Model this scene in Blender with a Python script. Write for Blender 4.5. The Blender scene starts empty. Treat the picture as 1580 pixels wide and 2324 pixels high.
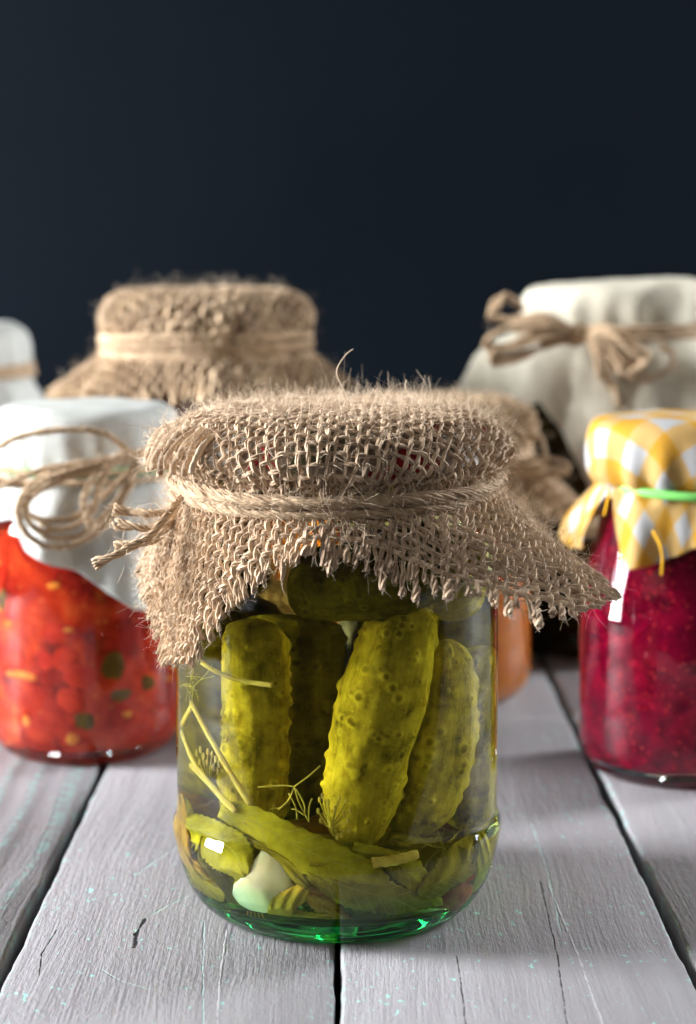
import bpy, bmesh, math, random
import numpy as np
from mathutils import Vector

random.seed(7)
rng = np.random.default_rng(11)
scn = bpy.context.scene
col = scn.collection
CM = 0.01                                   # every shape below is written in centimetres
R = math.radians

# ------------------------------------------------------------------ camera
CAM = np.array([0.31, -51.0, 17.9])
FPX, VX, VY = 4126.0, 790.0, 589.0          # focal length and horizon of the photograph, 1580 px wide
cam = bpy.data.cameras.new('camera')
cam_o = bpy.data.objects.new('camera', cam)
col.objects.link(cam_o)
cam_o.location = CAM * CM
cam_o.rotation_euler = (R(90), 0, 0)
cam.sensor_fit = 'HORIZONTAL'
cam.sensor_width = 24.0
cam.lens = 24.0 * FPX / 1580.0
cam.shift_y = -(1162.0 - VY) / 1580.0
cam.clip_start = 0.02
cam.clip_end = 50.0
cam.dof.use_dof = True
cam.dof.focus_distance = 47.2 * CM
cam.dof.aperture_fstop = 10.0
scn.camera = cam_o

# ------------------------------------------------------------------ light
w = bpy.data.worlds.new('World')
scn.world = w
w.use_nodes = True
w.node_tree.nodes['Background'].inputs[0].default_value = (0.80, 0.90, 1.0, 1)
w.node_tree.nodes['Background'].inputs[1].default_value = 0.045

def area(name, loc, aim, sx, sy, power, color):
    l = bpy.data.lights.new(name, 'AREA')
    l.shape = 'RECTANGLE'; l.size = sx; l.size_y = sy; l.energy = power; l.color = color
    o = bpy.data.objects.new(name, l); col.objects.link(o)
    o.location = loc
    o.rotation_euler = (Vector(aim) - Vector(loc)).to_track_quat('-Z', 'Y').to_euler()
    return o
area('left_window_light', (-1.45, 0.03, 0.47), (0, 0.02, 0.06), 0.46, 0.92, 112, (0.93, 0.97, 1.0))
area('right_window_light', (1.25, 0.62, 0.45), (0, 0.02, 0.07), 0.34, 0.80, 42, (0.93, 0.97, 1.0))

area('front_fill_light', (-0.7, -2.2, 1.7), (0, 0, 0.1), 1.2, 1.2, 13, (1.0, 0.97, 0.93))  # added lamp behind the camera to brighten the burlap front, not an actual window

scn.view_settings.view_transform = 'Standard'
scn.view_settings.look = 'None'
scn.view_settings.exposure = 0.0
scn.view_settings.gamma = 1.0
scn.view_settings.use_curve_mapping = False
cy = scn.cycles
cy.use_denoising = True
try:
    cy.denoiser = 'OPENIMAGEDENOISE'
except Exception:
    pass
cy.max_bounces = 16; cy.diffuse_bounces = 4; cy.glossy_bounces = 6
cy.transmission_bounces = 16; cy.transparent_max_bounces = 32
cy.caustics_refractive = True; cy.caustics_reflective = True
cy.blur_glossy = 0.3
cy.sample_clamp_indirect = 60.0
cy.use_adaptive_sampling = False

# ------------------------------------------------------------------ node helpers
class NT:
    def __init__(s, name):
        s.m = bpy.data.materials.new(name); s.m.use_nodes = True
        s.t = s.m.node_tree
        s.t.nodes.clear()
        s.out = s.t.nodes.new('ShaderNodeOutputMaterial')
    def n(s, kind, **kw):
        nd = s.t.nodes.new('ShaderNode' + kind)
        for k, v in kw.items():
            setattr(nd, k, v)
        return nd
    def link(s, a, b):
        s.t.links.new(a, b)
    def put(s, sock, v):
        if hasattr(v, 'is_output') or isinstance(v, bpy.types.NodeSocket):
            s.t.links.new(v, sock)
        elif v is not None:
            if isinstance(v, (tuple, list)) and len(v) == 3 and sock.type == 'RGBA':
                v = (*v, 1)
            sock.default_value = v
    def coord(s, kind='Object'):
        return s.n('TexCoord').outputs[kind]
    def attr(s, name, out='Vector'):
        a = s.n('Attribute'); a.attribute_name = name
        return a.outputs[out]
    def math(s, op, a, b=None, c=None, clamp=False):
        nd = s.n('Math', operation=op, use_clamp=clamp)
        s.put(nd.inputs[0], a)
        if b is not None: s.put(nd.inputs[1], b)
        if c is not None: s.put(nd.inputs[2], c)
        return nd.outputs[0]
    def vscale(s, v, sc):
        nd = s.n('Mapping'); s.put(nd.inputs[0], v); nd.inputs['Scale'].default_value = sc
        return nd.outputs[0]
    def noise(s, v, scale, detail=4, rough=0.55, dist=0.0):
        nd = s.n('TexNoise'); s.put(nd.inputs['Vector'], v)
        nd.inputs['Scale'].default_value = scale; nd.inputs['Detail'].default_value = detail
        nd.inputs['Roughness'].default_value = rough; nd.inputs['Distortion'].default_value = dist
        return nd.outputs[0]
    def voronoi(s, v, scale, feature='F1', out=0, rand=1.0):
        nd = s.n('TexVoronoi', feature=feature); s.put(nd.inputs['Vector'], v)
        nd.inputs['Scale'].default_value = scale; nd.inputs['Randomness'].default_value = rand
        return nd.outputs[out]
    def ramp(s, f, stops, interp='LINEAR'):
        nd = s.n('ValToRGB'); nd.color_ramp.interpolation = interp
        e = nd.color_ramp.elements
        while len(e) < len(stops): e.new(0.5)
        for k, (p, c) in enumerate(stops):
            e[k].position = p
            e[k].color = (c, c, c, 1) if isinstance(c, (int, float)) else (*c, 1)
        s.put(nd.inputs[0], f)
        return nd.outputs[0]
    def smooth(s, f, a, b):
        nd = s.n('MapRange', interpolation_type='SMOOTHSTEP')
        s.put(nd.inputs[0], f); s.put(nd.inputs[1], a); s.put(nd.inputs[2], b)
        return nd.outputs[0]
    def mix(s, f, a, b, mode='MIX'):
        nd = s.n('Mix', data_type='RGBA', blend_type=mode)
        s.put(nd.inputs[0], f); s.put(nd.inputs[6], a); s.put(nd.inputs[7], b)
        return nd.outputs[2]
    def xyz(s, v):
        nd = s.n('SeparateXYZ'); s.put(nd.inputs[0], v)
        return nd.outputs
    def bump(s, h, strength=0.5, dist=0.001, normal=None):
        nd = s.n('Bump'); nd.inputs['Strength'].default_value = strength
        nd.inputs['Distance'].default_value = dist
        s.put(nd.inputs['Height'], h)
        if normal is not None: s.put(nd.inputs['Normal'], normal)
        return nd.outputs[0]
    def principled(s, color, rough=0.6, normal=None, **kw):
        nd = s.n('BsdfPrincipled')
        s.put(nd.inputs['Base Color'], color); s.put(nd.inputs['Roughness'], rough)
        if normal is not None: s.put(nd.inputs['Normal'], normal)
        for k, v in kw.items():
            s.put(nd.inputs[k.replace('_', ' ')], v)
        s.link(nd.outputs[0], s.out.inputs[0])
        return nd

# ------------------------------------------------------------------ mesh helpers
class MB:
    """collects vertices and faces (in cm) for one mesh object"""
    def __init__(s):
        s.v = []; s.f3 = []; s.f4 = []; s.a = []; s.n = 0
    def add(s, V, F, A=None):
        V = np.asarray(V, float).reshape(-1, 3); F = np.asarray(F, int)
        s.v.append(V)
        if len(F):
            (s.f3 if F.shape[1] == 3 else s.f4).append(F + s.n)
        s.a.append(np.zeros((len(V), 3)) if A is None else np.asarray(A, float).reshape(-1, 3))
        s.n += len(V)
    def build(s, name, mat, parent=None, smooth=True, attr='tw', recalc=False, solid=0.0):
        V = np.concatenate(s.v) * CM
        faces = []
        for q in s.f4 + s.f3: faces.append(q)
        me = bpy.data.meshes.new(name)
        nl = sum(q.size for q in faces); nf = sum(len(q) for q in faces)
        me.vertices.add(len(V)); me.vertices.foreach_set('co', V.astype(np.float32).ravel())
        me.loops.add(nl); me.loops.foreach_set('vertex_index', np.concatenate([q.ravel() for q in faces]).astype(np.int32))
        me.polygons.add(nf)
        tot = np.concatenate([np.full(len(q), q.shape[1]) for q in faces])
        me.polygons.foreach_set('loop_start', (np.cumsum(tot) - tot).astype(np.int32))
        me.polygons.foreach_set('loop_total', tot.astype(np.int32))
        me.update(calc_edges=True)
        at = me.attributes.new(attr, 'FLOAT_VECTOR', 'POINT')
        at.data.foreach_set('vector', np.concatenate(s.a).astype(np.float32).ravel())
        if recalc:
            bm = bmesh.new(); bm.from_mesh(me)
            bmesh.ops.remove_doubles(bm, verts=bm.verts, dist=1e-6)
            bmesh.ops.recalc_face_normals(bm, faces=bm.faces)
            bm.to_mesh(me); bm.free()
        me.polygons.foreach_set('use_smooth', np.full(len(me.polygons), smooth))
        me.update()
        me.materials.append(mat)
        o = bpy.data.objects.new(name, me); col.objects.link(o)
        if parent is not None: o.parent = parent
        if solid:
            md = o.modifiers.new('thickness', 'SOLIDIFY'); md.thickness = solid * CM; md.offset = 0
        return o

def tag(o, label=None, cat=None, group=None, kind=None):
    if label: o['label'] = label
    if cat: o['category'] = cat
    if group: o['group'] = group
    if kind: o['kind'] = kind
    return o
def thing(name, loc, label, cat, group=None, rz=0.0):
    o = bpy.data.objects.new(name, None); col.objects.link(o)
    o.empty_display_size = 0.01
    o.location = Vector(loc) * CM; o.rotation_euler = (0, 0, rz)
    return tag(o, label, cat, group)
def stuff(o):
    o['kind'] = 'stuff'; return o

def unit(a):
    return a / np.maximum(np.linalg.norm(a, axis=-1, keepdims=True), 1e-9)
def spline(pts, n):
    """Catmull-Rom through pts, n samples"""
    p = np.asarray(pts, float)
    q = np.vstack([2*p[0]-p[1], p, 2*p[-1]-p[-2]])
    seg = np.linalg.norm(np.diff(p, axis=0), axis=1); cum = np.concatenate([[0], np.cumsum(seg)])
    x = np.linspace(0, cum[-1], n); out = []
    k = np.clip(np.searchsorted(cum, x, side='right') - 1, 0, len(p) - 2)
    t = ((x - cum[k]) / np.maximum(seg[k], 1e-9))[:, None]
    a, b, c, d = q[k], q[k+1], q[k+2], q[k+3]
    return 0.5 * ((2*b) + (-a+c)*t + (2*a-5*b+4*c-d)*t*t + (-a+3*b-3*c+d)*t**3)
def snoise(x, seed, f=1.0):
    """cheap smooth 1D noise, about -1..1"""
    r = random.Random(seed); s = 0
    for k in range(4):
        s = s + np.sin(x * f * (0.7 + 0.9*k + r.random()*0.6) + r.random()*6.28) / (1 + 0.6*k)
    return s / 2.0
def transport(P):
    T = unit(np.gradient(P, axis=0)); N = np.zeros_like(P)
    a = np.array([0, 0, 1.0]) if abs(T[0][2]) < 0.9 else np.array([1.0, 0, 0])
    n = a - T[0]*a.dot(T[0]); n /= np.linalg.norm(n)
    for i in range(len(P)):
        n = n - T[i]*n.dot(T[i]); n /= max(np.linalg.norm(n), 1e-9); N[i] = n
    return N
def tubes(mb, P, rad, sides=6, ref=None, ids=None, caps=True):
    """P (K,M,3) polylines, rad (K,M) radii; swept tubes with a seam column"""
    P = np.asarray(P, float)
    if P.ndim == 2: P = P[None]
    K, M = P.shape[:2]
    rad = np.broadcast_to(np.asarray(rad, float), (K, M))
    T = unit(np.gradient(P, axis=1))
    if ref is None: ref = np.stack([transport(p) for p in P])
    ref = np.broadcast_to(ref, P.shape)
    N = unit(ref - (ref*T).sum(-1, keepdims=True)*T)
    B = np.cross(T, N)
    a = np.linspace(0, 2*np.pi, sides + 1)
    V = P[:, :, None, :] + rad[:, :, None, None]*(np.cos(a)[:, None]*N[:, :, None, :] + np.sin(a)[:, None]*B[:, :, None, :])
    L = np.concatenate([np.zeros((K, 1)), np.cumsum(np.linalg.norm(np.diff(P, axis=1), axis=2), axis=1)], axis=1)
    A = np.zeros(V.shape)
    A[..., 0] = a/(2*np.pi); A[..., 1] = L[:, :, None]
    A[..., 2] = (rng.random(K) if ids is None else np.broadcast_to(ids, (K,)))[:, None, None]
    S = sides + 1
    i = np.arange(K)[:, None, None]*M*S + np.arange(M-1)[None, :, None]*S + np.arange(sides)[None, None, :]
    F = np.stack([i, i+1, i+1+S, i+S], -1).reshape(-1, 4)
    mb.add(V, F, A)
    if caps:
        b0 = mb.n - K*M*S
        c = np.arange(1, sides-1)
        for e, flip in ((0, True), (M-1, False)):
            base = np.arange(K)[:, None]*M*S + e*S + b0
            tri = np.stack([np.broadcast_to(base, (K, len(c))), base+c, base+c+1], -1).reshape(-1, 3)
            mb.f3.append(tri[:, ::-1] if flip else tri)

def lathe(mb, prof, seg=128, dense=0, wob=0.0, seed=0):
    p = np.asarray(prof, float)
    if dense: p = spline(p, dense)
    p[:, 0] = np.maximum(p[:, 0], 0.0)
    a = np.linspace(0, 2*np.pi, seg, endpoint=False)
    r = p[:, 0][:, None]*(1 + wob*np.sin(3*a + seed)[None, :])
    V = np.stack([r*np.cos(a), r*np.sin(a), np.broadcast_to(p[:, 1][:, None], r.shape)], -1)
    M = len(p)
    i = np.arange(M-1)[:, None]*seg + np.arange(seg)[None, :]
    j = np.arange(M-1)[:, None]*seg + (np.arange(seg)[None, :] + 1) % seg
    F = np.stack([i, j, j+seg, i+seg], -1).reshape(-1, 4)
    mb.add(V, F)
def lathe_obj(name, prof, mat, parent, seg=128, dense=0, **kw):
    mb = MB(); lathe(mb, prof, seg, dense)
    return mb.build(name, mat, parent, recalc=True, **kw)
def blob(mb, c, rad, seg=14, rings=9, rough=0.15, rot=None):
    t = np.linspace(0, np.pi, rings)[:, None]; a = np.linspace(0, 2*np.pi, seg, endpoint=False)[None, :]
    V = np.stack([np.sin(t)*np.cos(a), np.sin(t)*np.sin(a), np.cos(t)*np.ones_like(a)], -1)
    k = rng.normal(size=(6, 3))*2.2; ph = rng.random(6)*6.28
    d = sum(np.sin(V@k[i] + ph[i]) for i in range(6))/6
    V = V*(1 + rough*2*d[..., None])*np.asarray(rad)
    V = V.reshape(-1, 3)
    if rot is not None: V = V@np.asarray(rot).T
    i = np.arange(rings-1)[:, None]*seg + np.arange(seg)[None, :]
    j = np.arange(rings-1)[:, None]*seg + (np.arange(seg)[None, :] + 1) % seg
    mb.add(V + np.asarray(c), np.stack([i, i+seg, j+seg, j], -1).reshape(-1, 4))
def rand_rot():
    q, _ = np.linalg.qr(rng.normal(size=(3, 3)))
    return q

# ------------------------------------------------------------------ where a pixel of the photograph lies
def at(px, py, y):
    d = y - CAM[1]
    return np.array([CAM[0] + (px-VX)*d/FPX, y, CAM[2] - (py-VY)*d/FPX])
def _cyl(o, d, r):
    A = d[0]**2 + d[1]**2; Bq = o[0]*d[0] + o[1]*d[1]; C = o[0]**2 + o[1]**2 - r*r
    D = max(Bq*Bq - A*C, 0.0)
    return o + d*((-Bq - math.sqrt(D))/A)
def _refr(d, n, eta):
    c = -d.dot(n); k = max(1 - eta*eta*(1 - c*c), 0)
    return eta*d + (eta*c - math.sqrt(k))*n
R_OUT, R_IN = 4.5, 4.27
def brine_ray(px, py):
    """the sight line through a pixel after it bends at the jar's wall"""
    d = np.array([(px-VX)/FPX, 1, -(py-VY)/FPX]); d /= np.linalg.norm(d)
    p = _cyl(CAM, d, R_OUT); d = _refr(d, np.array([p[0], p[1], 0])/R_OUT, 1/1.41)
    p = _cyl(p, d, R_IN); d = _refr(d, np.array([p[0], p[1], 0])/R_IN, 1.41/1.335)
    return p, d
def in_plane(px, py, y):
    p, d = brine_ray(px, py); return p + d*((y - p[1])/d[1])
def in_ring(px, py, r):
    p, d = brine_ray(px, py); q = _cyl(p, d, r)
    return _cyl(p, d, min(r, float(np.interp(q[2], WALL_Z, WALL_R)) - 0.10))
WALL_Z = [0.62, 0.74, 1.08, 1.6, 2.2, 9.0]; WALL_R = [3.05, 3.5, 3.88, 4.12, 4.26, 4.27]      # inside of the glass
def keep_in(V, gap=0.07):
    V = np.array(V, float); V[..., 2] = np.maximum(V[..., 2], 0.86)
    lim = np.interp(V[..., 2], WALL_Z, WALL_R) - gap
    f = np.minimum(1.0, lim/np.maximum(np.hypot(V[..., 0], V[..., 1]), 1e-6))
    V[..., 0] *= f; V[..., 1] *= f
    return V

# ------------------------------------------------------------------ materials
def mat_jute(name, dark, light, bumpy=0.8, fuzz=False):
    t = NT(name)
    tw = t.attr('tw'); x = t.xyz(tw)
    ph = t.math('ADD', t.math('MULTIPLY', x[0], 2.0), t.math('MULTIPLY', x[1], 3.4))
    st = t.math('ADD', t.math('MULTIPLY', t.math('SINE', t.math('MULTIPLY', ph, 6.2832)), 0.5), 0.5)
    cb = t.n('CombineXYZ'); t.put(cb.inputs[0], t.math('MULTIPLY', ph, 6.0)); t.put(cb.inputs[1], t.math('MULTIPLY', x[1], 1.2)); t.put(cb.inputs[2], t.math('MULTIPLY', x[2], 40.0))
    fib = t.noise(cb.outputs[0], 1.9, 4, 0.7)
    oc = t.noise(t.coord(), 90.0, 3, 0.6)
    f = t.math('ADD', t.math('MULTIPLY', fib, 0.55), t.math('ADD', t.math('MULTIPLY', oc, 0.35), t.math('MULTIPLY', x[2], 0.25)))
    c = t.ramp(f, [(0.30, dark), (0.55, tuple(0.5*(a+b) for a, b in zip(dark, light))), (0.82, light)])
    if fuzz:
        nrm = None
    else:
        h = t.math('ADD', t.math('MULTIPLY', st, 0.6), t.math('MULTIPLY', fib, 0.7))
        nrm = t.bump(h, bumpy, 0.0004)
    t.principled(c, 0.85, nrm, Specular_IOR_Level=0.2, Sheen_Weight=0.15, Sheen_Roughness=0.5)
    return t.m
M = {}
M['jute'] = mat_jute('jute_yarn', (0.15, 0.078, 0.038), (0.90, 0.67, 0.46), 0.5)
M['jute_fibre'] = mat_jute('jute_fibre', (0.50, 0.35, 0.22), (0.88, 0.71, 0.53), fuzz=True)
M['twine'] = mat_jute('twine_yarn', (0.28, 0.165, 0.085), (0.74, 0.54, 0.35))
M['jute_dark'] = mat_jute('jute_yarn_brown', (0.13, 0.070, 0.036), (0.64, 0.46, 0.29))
M['jute_back'] = mat_jute('jute_yarn_warm', (0.24, 0.145, 0.075), (0.56, 0.40, 0.245))

def mat_glass(name, ior, color=(1, 1, 1), vol=None, wavy=0.0, rough=0.0):
    t = NT(name)
    g = t.n('BsdfGlass'); g.inputs['Color'].default_value = (*color, 1)
    g.inputs['Roughness'].default_value = rough; g.inputs['IOR'].default_value = ior
    if wavy:
        t.put(g.inputs['Normal'], t.bump(t.noise(t.vscale(t.coord(), (1, 1, 0.5)), 55.0, 2, 0.5), wavy, 0.002))
    t.link(g.outputs[0], t.out.inputs[0])
    if vol:
        a = t.n('VolumeAbsorption'); a.inputs['Density'].default_value = vol[0]
        a.inputs['Color'].default_value = (*vol[1], 1)
        t.link(a.outputs[0], t.out.inputs['Volume'])
    return t.m
M['glass'] = mat_glass('clear_jar_glass', 1.41, (0.97, 0.99, 0.98), wavy=0.12)
M['glass_plain'] = mat_glass('jar_glass', 1.5, (0.98, 0.99, 0.99), wavy=0.20)
M['brine'] = mat_glass('brine', 1.335/1.41, (1, 1, 1), vol=(18.0, (0.82, 0.76, 0.0)))
def mat_vol(name, dens, color):
    t = NT(name)
    a = t.n('VolumeAbsorption'); a.inputs['Density'].default_value = dens
    a.inputs['Color'].default_value = (*color, 1)
    t.link(a.outputs[0], t.out.inputs['Volume'])
    return t.m
M['green_glass'] = mat_vol('green_base_glass', 62.0, (0.05, 0.97, 0.60))

def mat_pickle(name, a, b, c):
    t = NT(name)
    co = t.coord(); tw = t.xyz(t.attr('tw'))
    big = t.noise(co, 90, 4, 0.6, 0.6)
    streak = t.noise(t.vscale(t.attr('tw'), (5.0, 0.35, 1)), 1.6, 4, 0.6)
    f = t.math('ADD', t.math('MULTIPLY', big, 0.50), t.math('ADD', t.math('MULTIPLY', streak, 0.22), t.math('MULTIPLY', t.noise(co, 300, 4, 0.65), 0.28)))
    base = t.ramp(f, [(0.36, a), (0.48, b), (0.66, c)])
    wart = t.smooth(tw[2], 0.55, 0.95)
    base = t.mix(t.math('MULTIPLY', wart, 0.5), base, (a[0]*0.7, a[1]*0.62, a[2]*0.6))
    ring = t.math('MULTIPLY', t.smooth(tw[2], 0.15, 0.40), t.math('SUBTRACT', 1.0, t.smooth(tw[2], 0.5, 0.7)))
    base = t.mix(t.math('MULTIPLY', ring, 0.3), base, tuple(x*1.15 for x in c))
    sp = t.smooth(t.voronoi(co, 420), 0.16, 0.05)
    base = t.mix(t.math('MULTIPLY', sp, 0.35), base, tuple(x*1.5 for x in c))
    t.principled(base, 0.45, t.bump(t.noise(co, 320, 4, 0.65), 0.6, 0.0012),
                 Subsurface_Weight=0.10, Subsurface_Radius=(0.006, 0.005, 0.001), Subsurface_Scale=0.5, Specular_IOR_Level=0.0)
    return t.m
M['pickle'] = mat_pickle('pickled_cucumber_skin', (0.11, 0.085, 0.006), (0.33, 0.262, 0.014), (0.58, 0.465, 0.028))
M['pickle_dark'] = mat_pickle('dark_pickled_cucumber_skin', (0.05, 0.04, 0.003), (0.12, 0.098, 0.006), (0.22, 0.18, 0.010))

def mat_leaf(name, a, b, vein):
    t = NT(name)
    co = t.coord(); tw = t.xyz(t.attr('tw'))
    base = t.ramp(t.noise(co, 130, 5, 0.6), [(0.32, a), (0.62, b)])
    ab = t.math('ABSOLUTE', tw[1])
    rib = t.smooth(ab, 0.07, 0.01)
    v = t.math('SINE', t.math('MULTIPLY', t.math('SUBTRACT', tw[0], t.math('MULTIPLY', ab, 0.12)), 62.0))
    side = t.math('MULTIPLY', t.smooth(v, 0.86, 1.0), 0.5)
    base = t.mix(t.math('MAXIMUM', t.math('MULTIPLY', rib, 0.7), side), base, vein)
    h = t.math('SUBTRACT', t.math('MULTIPLY', t.noise(co, 300, 3), 0.5), t.math('MAXIMUM', rib, side))
    p = t.n('BsdfPrincipled'); t.put(p.inputs['Base Color'], base); p.inputs['Roughness'].default_value = 0.5
    p.inputs['Specular IOR Level'].default_value = 0.0
    t.put(p.inputs['Normal'], t.bump(h, 0.35, 0.0008))
    tr = t.n('BsdfTranslucent'); t.put(tr.inputs[0], base)
    mx = t.n('MixShader'); mx.inputs[0].default_value = 0.30
    t.link(p.outputs[0], mx.inputs[1]); t.link(tr.outputs[0], mx.inputs[2]); t.link(mx.outputs[0], t.out.inputs[0])
    return t.m
M['leaf_green'] = mat_leaf('pickled_leaf', (0.26, 0.225, 0.010), (0.52, 0.46, 0.025), (0.46, 0.42, 0.06))
M['leaf_dark'] = mat_leaf('dark_pickled_leaf', (0.17, 0.135, 0.010), (0.36, 0.30, 0.025), (0.42, 0.36, 0.06))
M['leaf_brown'] = mat_leaf('brown_pickled_leaf', (0.22, 0.11, 0.015), (0.46, 0.27, 0.03), (0.5, 0.34, 0.06))
M['leaf_orange'] = mat_leaf('orange_pickled_leaf', (0.42, 0.20, 0.012), (0.62, 0.44, 0.04), (0.6, 0.5, 0.08))

def mat_plain(name, a, b, scale=120, rough=0.5, bump=0.3, sss=0.0, dist=0.0008, **kw):
    kw.setdefault('Specular_IOR_Level', 0.0)      # pieces lie in liquid: no gloss of their own
    t = NT(name); co = t.coord(); nz = t.noise(co, scale, 5, 0.6)
    if sss: kw.update(Subsurface_Weight=sss, Subsurface_Radius=(0.006, 0.004, 0.002), Subsurface_Scale=0.6)
    t.principled(t.ramp(nz, [(0.33, a), (0.66, b)]), rough, t.bump(nz, bump, dist) if bump else None, **kw)
    return t.m
M['garlic'] = mat_plain('pickled_garlic', (0.74, 0.66, 0.34), (0.88, 0.82, 0.54), 110, 0.4, 0.25, sss=0.4)
M['dill'] = mat_plain('pickled_dill_stem', (0.42, 0.31, 0.04), (0.66, 0.53, 0.10), 150, 0.5, 0.2, sss=0.2)
M['dill_thin'] = mat_plain('pickled_dill', (0.36, 0.30, 0.03), (0.52, 0.45, 0.06), 150, 0.5, 0.1)
M['pepper'] = mat_plain('red_pepper_flesh', (0.20, 0.035, 0.012), (0.46, 0.15, 0.03), 160, 0.35, 0.3, sss=0.2)
M['band'] = mat_plain('green_rubber', (0.16, 0.55, 0.10), (0.22, 0.66, 0.16), 60, 0.45, 0.0, Specular_IOR_Level=0.4)
M['thread_orange'] = mat_plain('orange_thread', (0.75, 0.36, 0.02), (0.85, 0.45, 0.04), 100, 0.8, 0.0)

def mat_lid():
    t = NT('printed_lid'); co = t.coord(); x = t.xyz(co)
    ang = t.math('ARCTAN2', x[1], x[0])
    cb = t.n('CombineXYZ'); t.put(cb.inputs[0], t.math('MULTIPLY', ang, 0.03)); t.put(cb.inputs[1], x[2])
    v = t.noise(cb.outputs[0], 70, 2, 0.5)
    c = t.ramp(v, [(0.36, (0.14, 0.13, 0.06)), (0.44, (0.32, 0.24, 0.17)), (0.56, (0.42, 0.015, 0.02)), (0.66, (0.30, 0.22, 0.15))], 'CONSTANT')
    t.principled(c, 0.3, None, Specular_IOR_Level=0.5)
    return t.m
M['lid'] = mat_lid()
M['lid_plain'] = mat_plain('metal_lid', (0.30, 0.25, 0.18), (0.36, 0.30, 0.22), 40, 0.6, 0.0)

def mat_cloth(name, a, b):
    t = NT(name); co = t.coord(); tw = t.attr('tw')
    x = t.xyz(tw)
    wv = t.math('MULTIPLY', t.math('SINE', t.math('MULTIPLY', x[0], 95.0)), t.math('SINE', t.math('MULTIPLY', x[1], 95.0)))
    nz = t.noise(co, 60, 4, 0.6)
    h = t.math('ADD', t.math('MULTIPLY', wv, 0.25), nz)
    c = t.ramp(nz, [(0.35, a), (0.65, b)])
    p = t.n('BsdfPrincipled'); t.put(p.inputs['Base Color'], c); p.inputs['Roughness'].default_value = 0.9
    p.inputs['Specular IOR Level'].default_value = 0.15
    t.put(p.inputs['Normal'], t.bump(h, 0.4, 0.0012))
    tr = t.n('BsdfTranslucent'); t.put(tr.inputs[0], c)
    mx = t.n('MixShader'); mx.inputs[0].default_value = 0.22
    t.link(p.outputs[0], mx.inputs[1]); t.link(tr.outputs[0], mx.inputs[2]); t.link(mx.outputs[0], t.out.inputs[0])
    return t.m
M['white_cloth'] = mat_cloth('white_cotton', (0.60, 0.60, 0.56), (0.72, 0.72, 0.68))
M['linen'] = mat_cloth('cream_linen', (0.70, 0.64, 0.51), (0.86, 0.80, 0.66))
def mat_gingham():
    t = NT('yellow_gingham'); x = t.xyz(t.attr('tw'))
    def stripe(c):
        f = t.math('FRACT', t.math('ADD', t.math('MULTIPLY', c, 1/1.9), 0.12))
        return t.math('GREATER_THAN', f, 0.5)
    s = t.math('MULTIPLY', t.math('ADD', stripe(x[0]), stripe(x[1])), 0.5)
    c = t.ramp(s, [(0.0, (0.56, 0.56, 0.59)), (0.25, (0.68, 0.42, 0.14)), (0.75, (0.70, 0.34, 0.010))], 'CONSTANT')
    wv = t.math('MULTIPLY', t.math('SINE', t.math('MULTIPLY', x[0], 130.0)), t.math('SINE', t.math('MULTIPLY', x[1], 130.0)))
    nz = t.noise(t.coord(), 200, 3)
    c = t.mix(t.math('MULTIPLY', nz, 0.2), c, (0.6, 0.5, 0.3))
    p = t.n('BsdfPrincipled'); t.put(p.inputs['Base Color'], c); p.inputs['Roughness'].default_value = 0.85
    t.put(p.inputs['Normal'], t.bump(wv, 0.3, 0.0006)); p.inputs['Specular IOR Level'].default_value = 0.2
    tr = t.n('BsdfTranslucent'); t.put(tr.inputs[0], c)
    mx = t.n('MixShader'); mx.inputs[0].default_value = 0.25
    t.link(p.outputs[0], mx.inputs[1]); t.link(tr.outputs[0], mx.inputs[2]); t.link(mx.outputs[0], t.out.inputs[0])
    return t.m
M['gingham'] = mat_gingham()

def mat_food(name, stops, scale, vor=None, sss=0.08, rough=0.35):
    t = NT(name); co = t.coord()
    f = t.noise(co, scale, 5, 0.62, 0.8)
    c = t.ramp(f, stops)
    if vor:
        sp = t.smooth(t.voronoi(co, vor[0]), vor[1], vor[1]*0.4)
        c = t.mix(t.math('MULTIPLY', sp, vor[3]), c, vor[2])
    t.principled(c, rough, t.bump(f, 0.4, 0.003), Subsurface_Weight=sss, Subsurface_Radius=(0.012, 0.003, 0.002), Subsurface_Scale=0.6, Specular_IOR_Level=0.0)
    return t.m
M['relish'] = mat_food('tomato_relish', [(0.28, (0.12, 0.008, 0.006)), (0.45, (0.42, 0.024, 0.012)), (0.62, (0.66, 0.065, 0.018)), (0.78, (0.82, 0.20, 0.04))], 75, (220, 0.2, (0.80, 0.30, 0.05), 0.5))
M['jam'] = mat_food('raspberry_jam', [(0.3, (0.07, 0.001, 0.010)), (0.55, (0.24, 0.002, 0.026)), (0.75, (0.44, 0.005, 0.035))], 110, (330, 0.22, (0.85, 0.03, 0.05), 0.6))
M['jam_seed'] = mat_plain('jam_seed', (0.66, 0.03, 0.05), (0.80, 0.10, 0.07), 300, 0.3, 0.0)
M['dark_red'] = mat_food('beetroot_preserve', [(0.3, (0.05, 0.004, 0.006)), (0.7, (0.14, 0.01, 0.014))], 60)
M['puree'] = mat_food('carrot_puree', [(0.3, (0.46, 0.13, 0.02)), (0.7, (0.60, 0.20, 0.03))], 60)
M['olive'] = mat_food('dark_olive_preserve', [(0.3, (0.012, 0.009, 0.003)), (0.55, (0.05, 0.038, 0.010)), (0.75, (0.11, 0.085, 0.02))], 38)
M['carrot'] = mat_plain('carrot_piece', (0.80, 0.25, 0.03), (0.88, 0.40, 0.08), 200, 0.4, 0.1, sss=0.3)
M['green_pepper'] = mat_plain('green_pepper_piece', (0.09, 0.055, 0.012), (0.17, 0.12, 0.02), 200, 0.4, 0.1)
M['tomato'] = mat_plain('tomato_piece', (0.55, 0.02, 0.012), (0.75, 0.06, 0.02), 200, 0.35, 0.1, sss=0.3)

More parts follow.
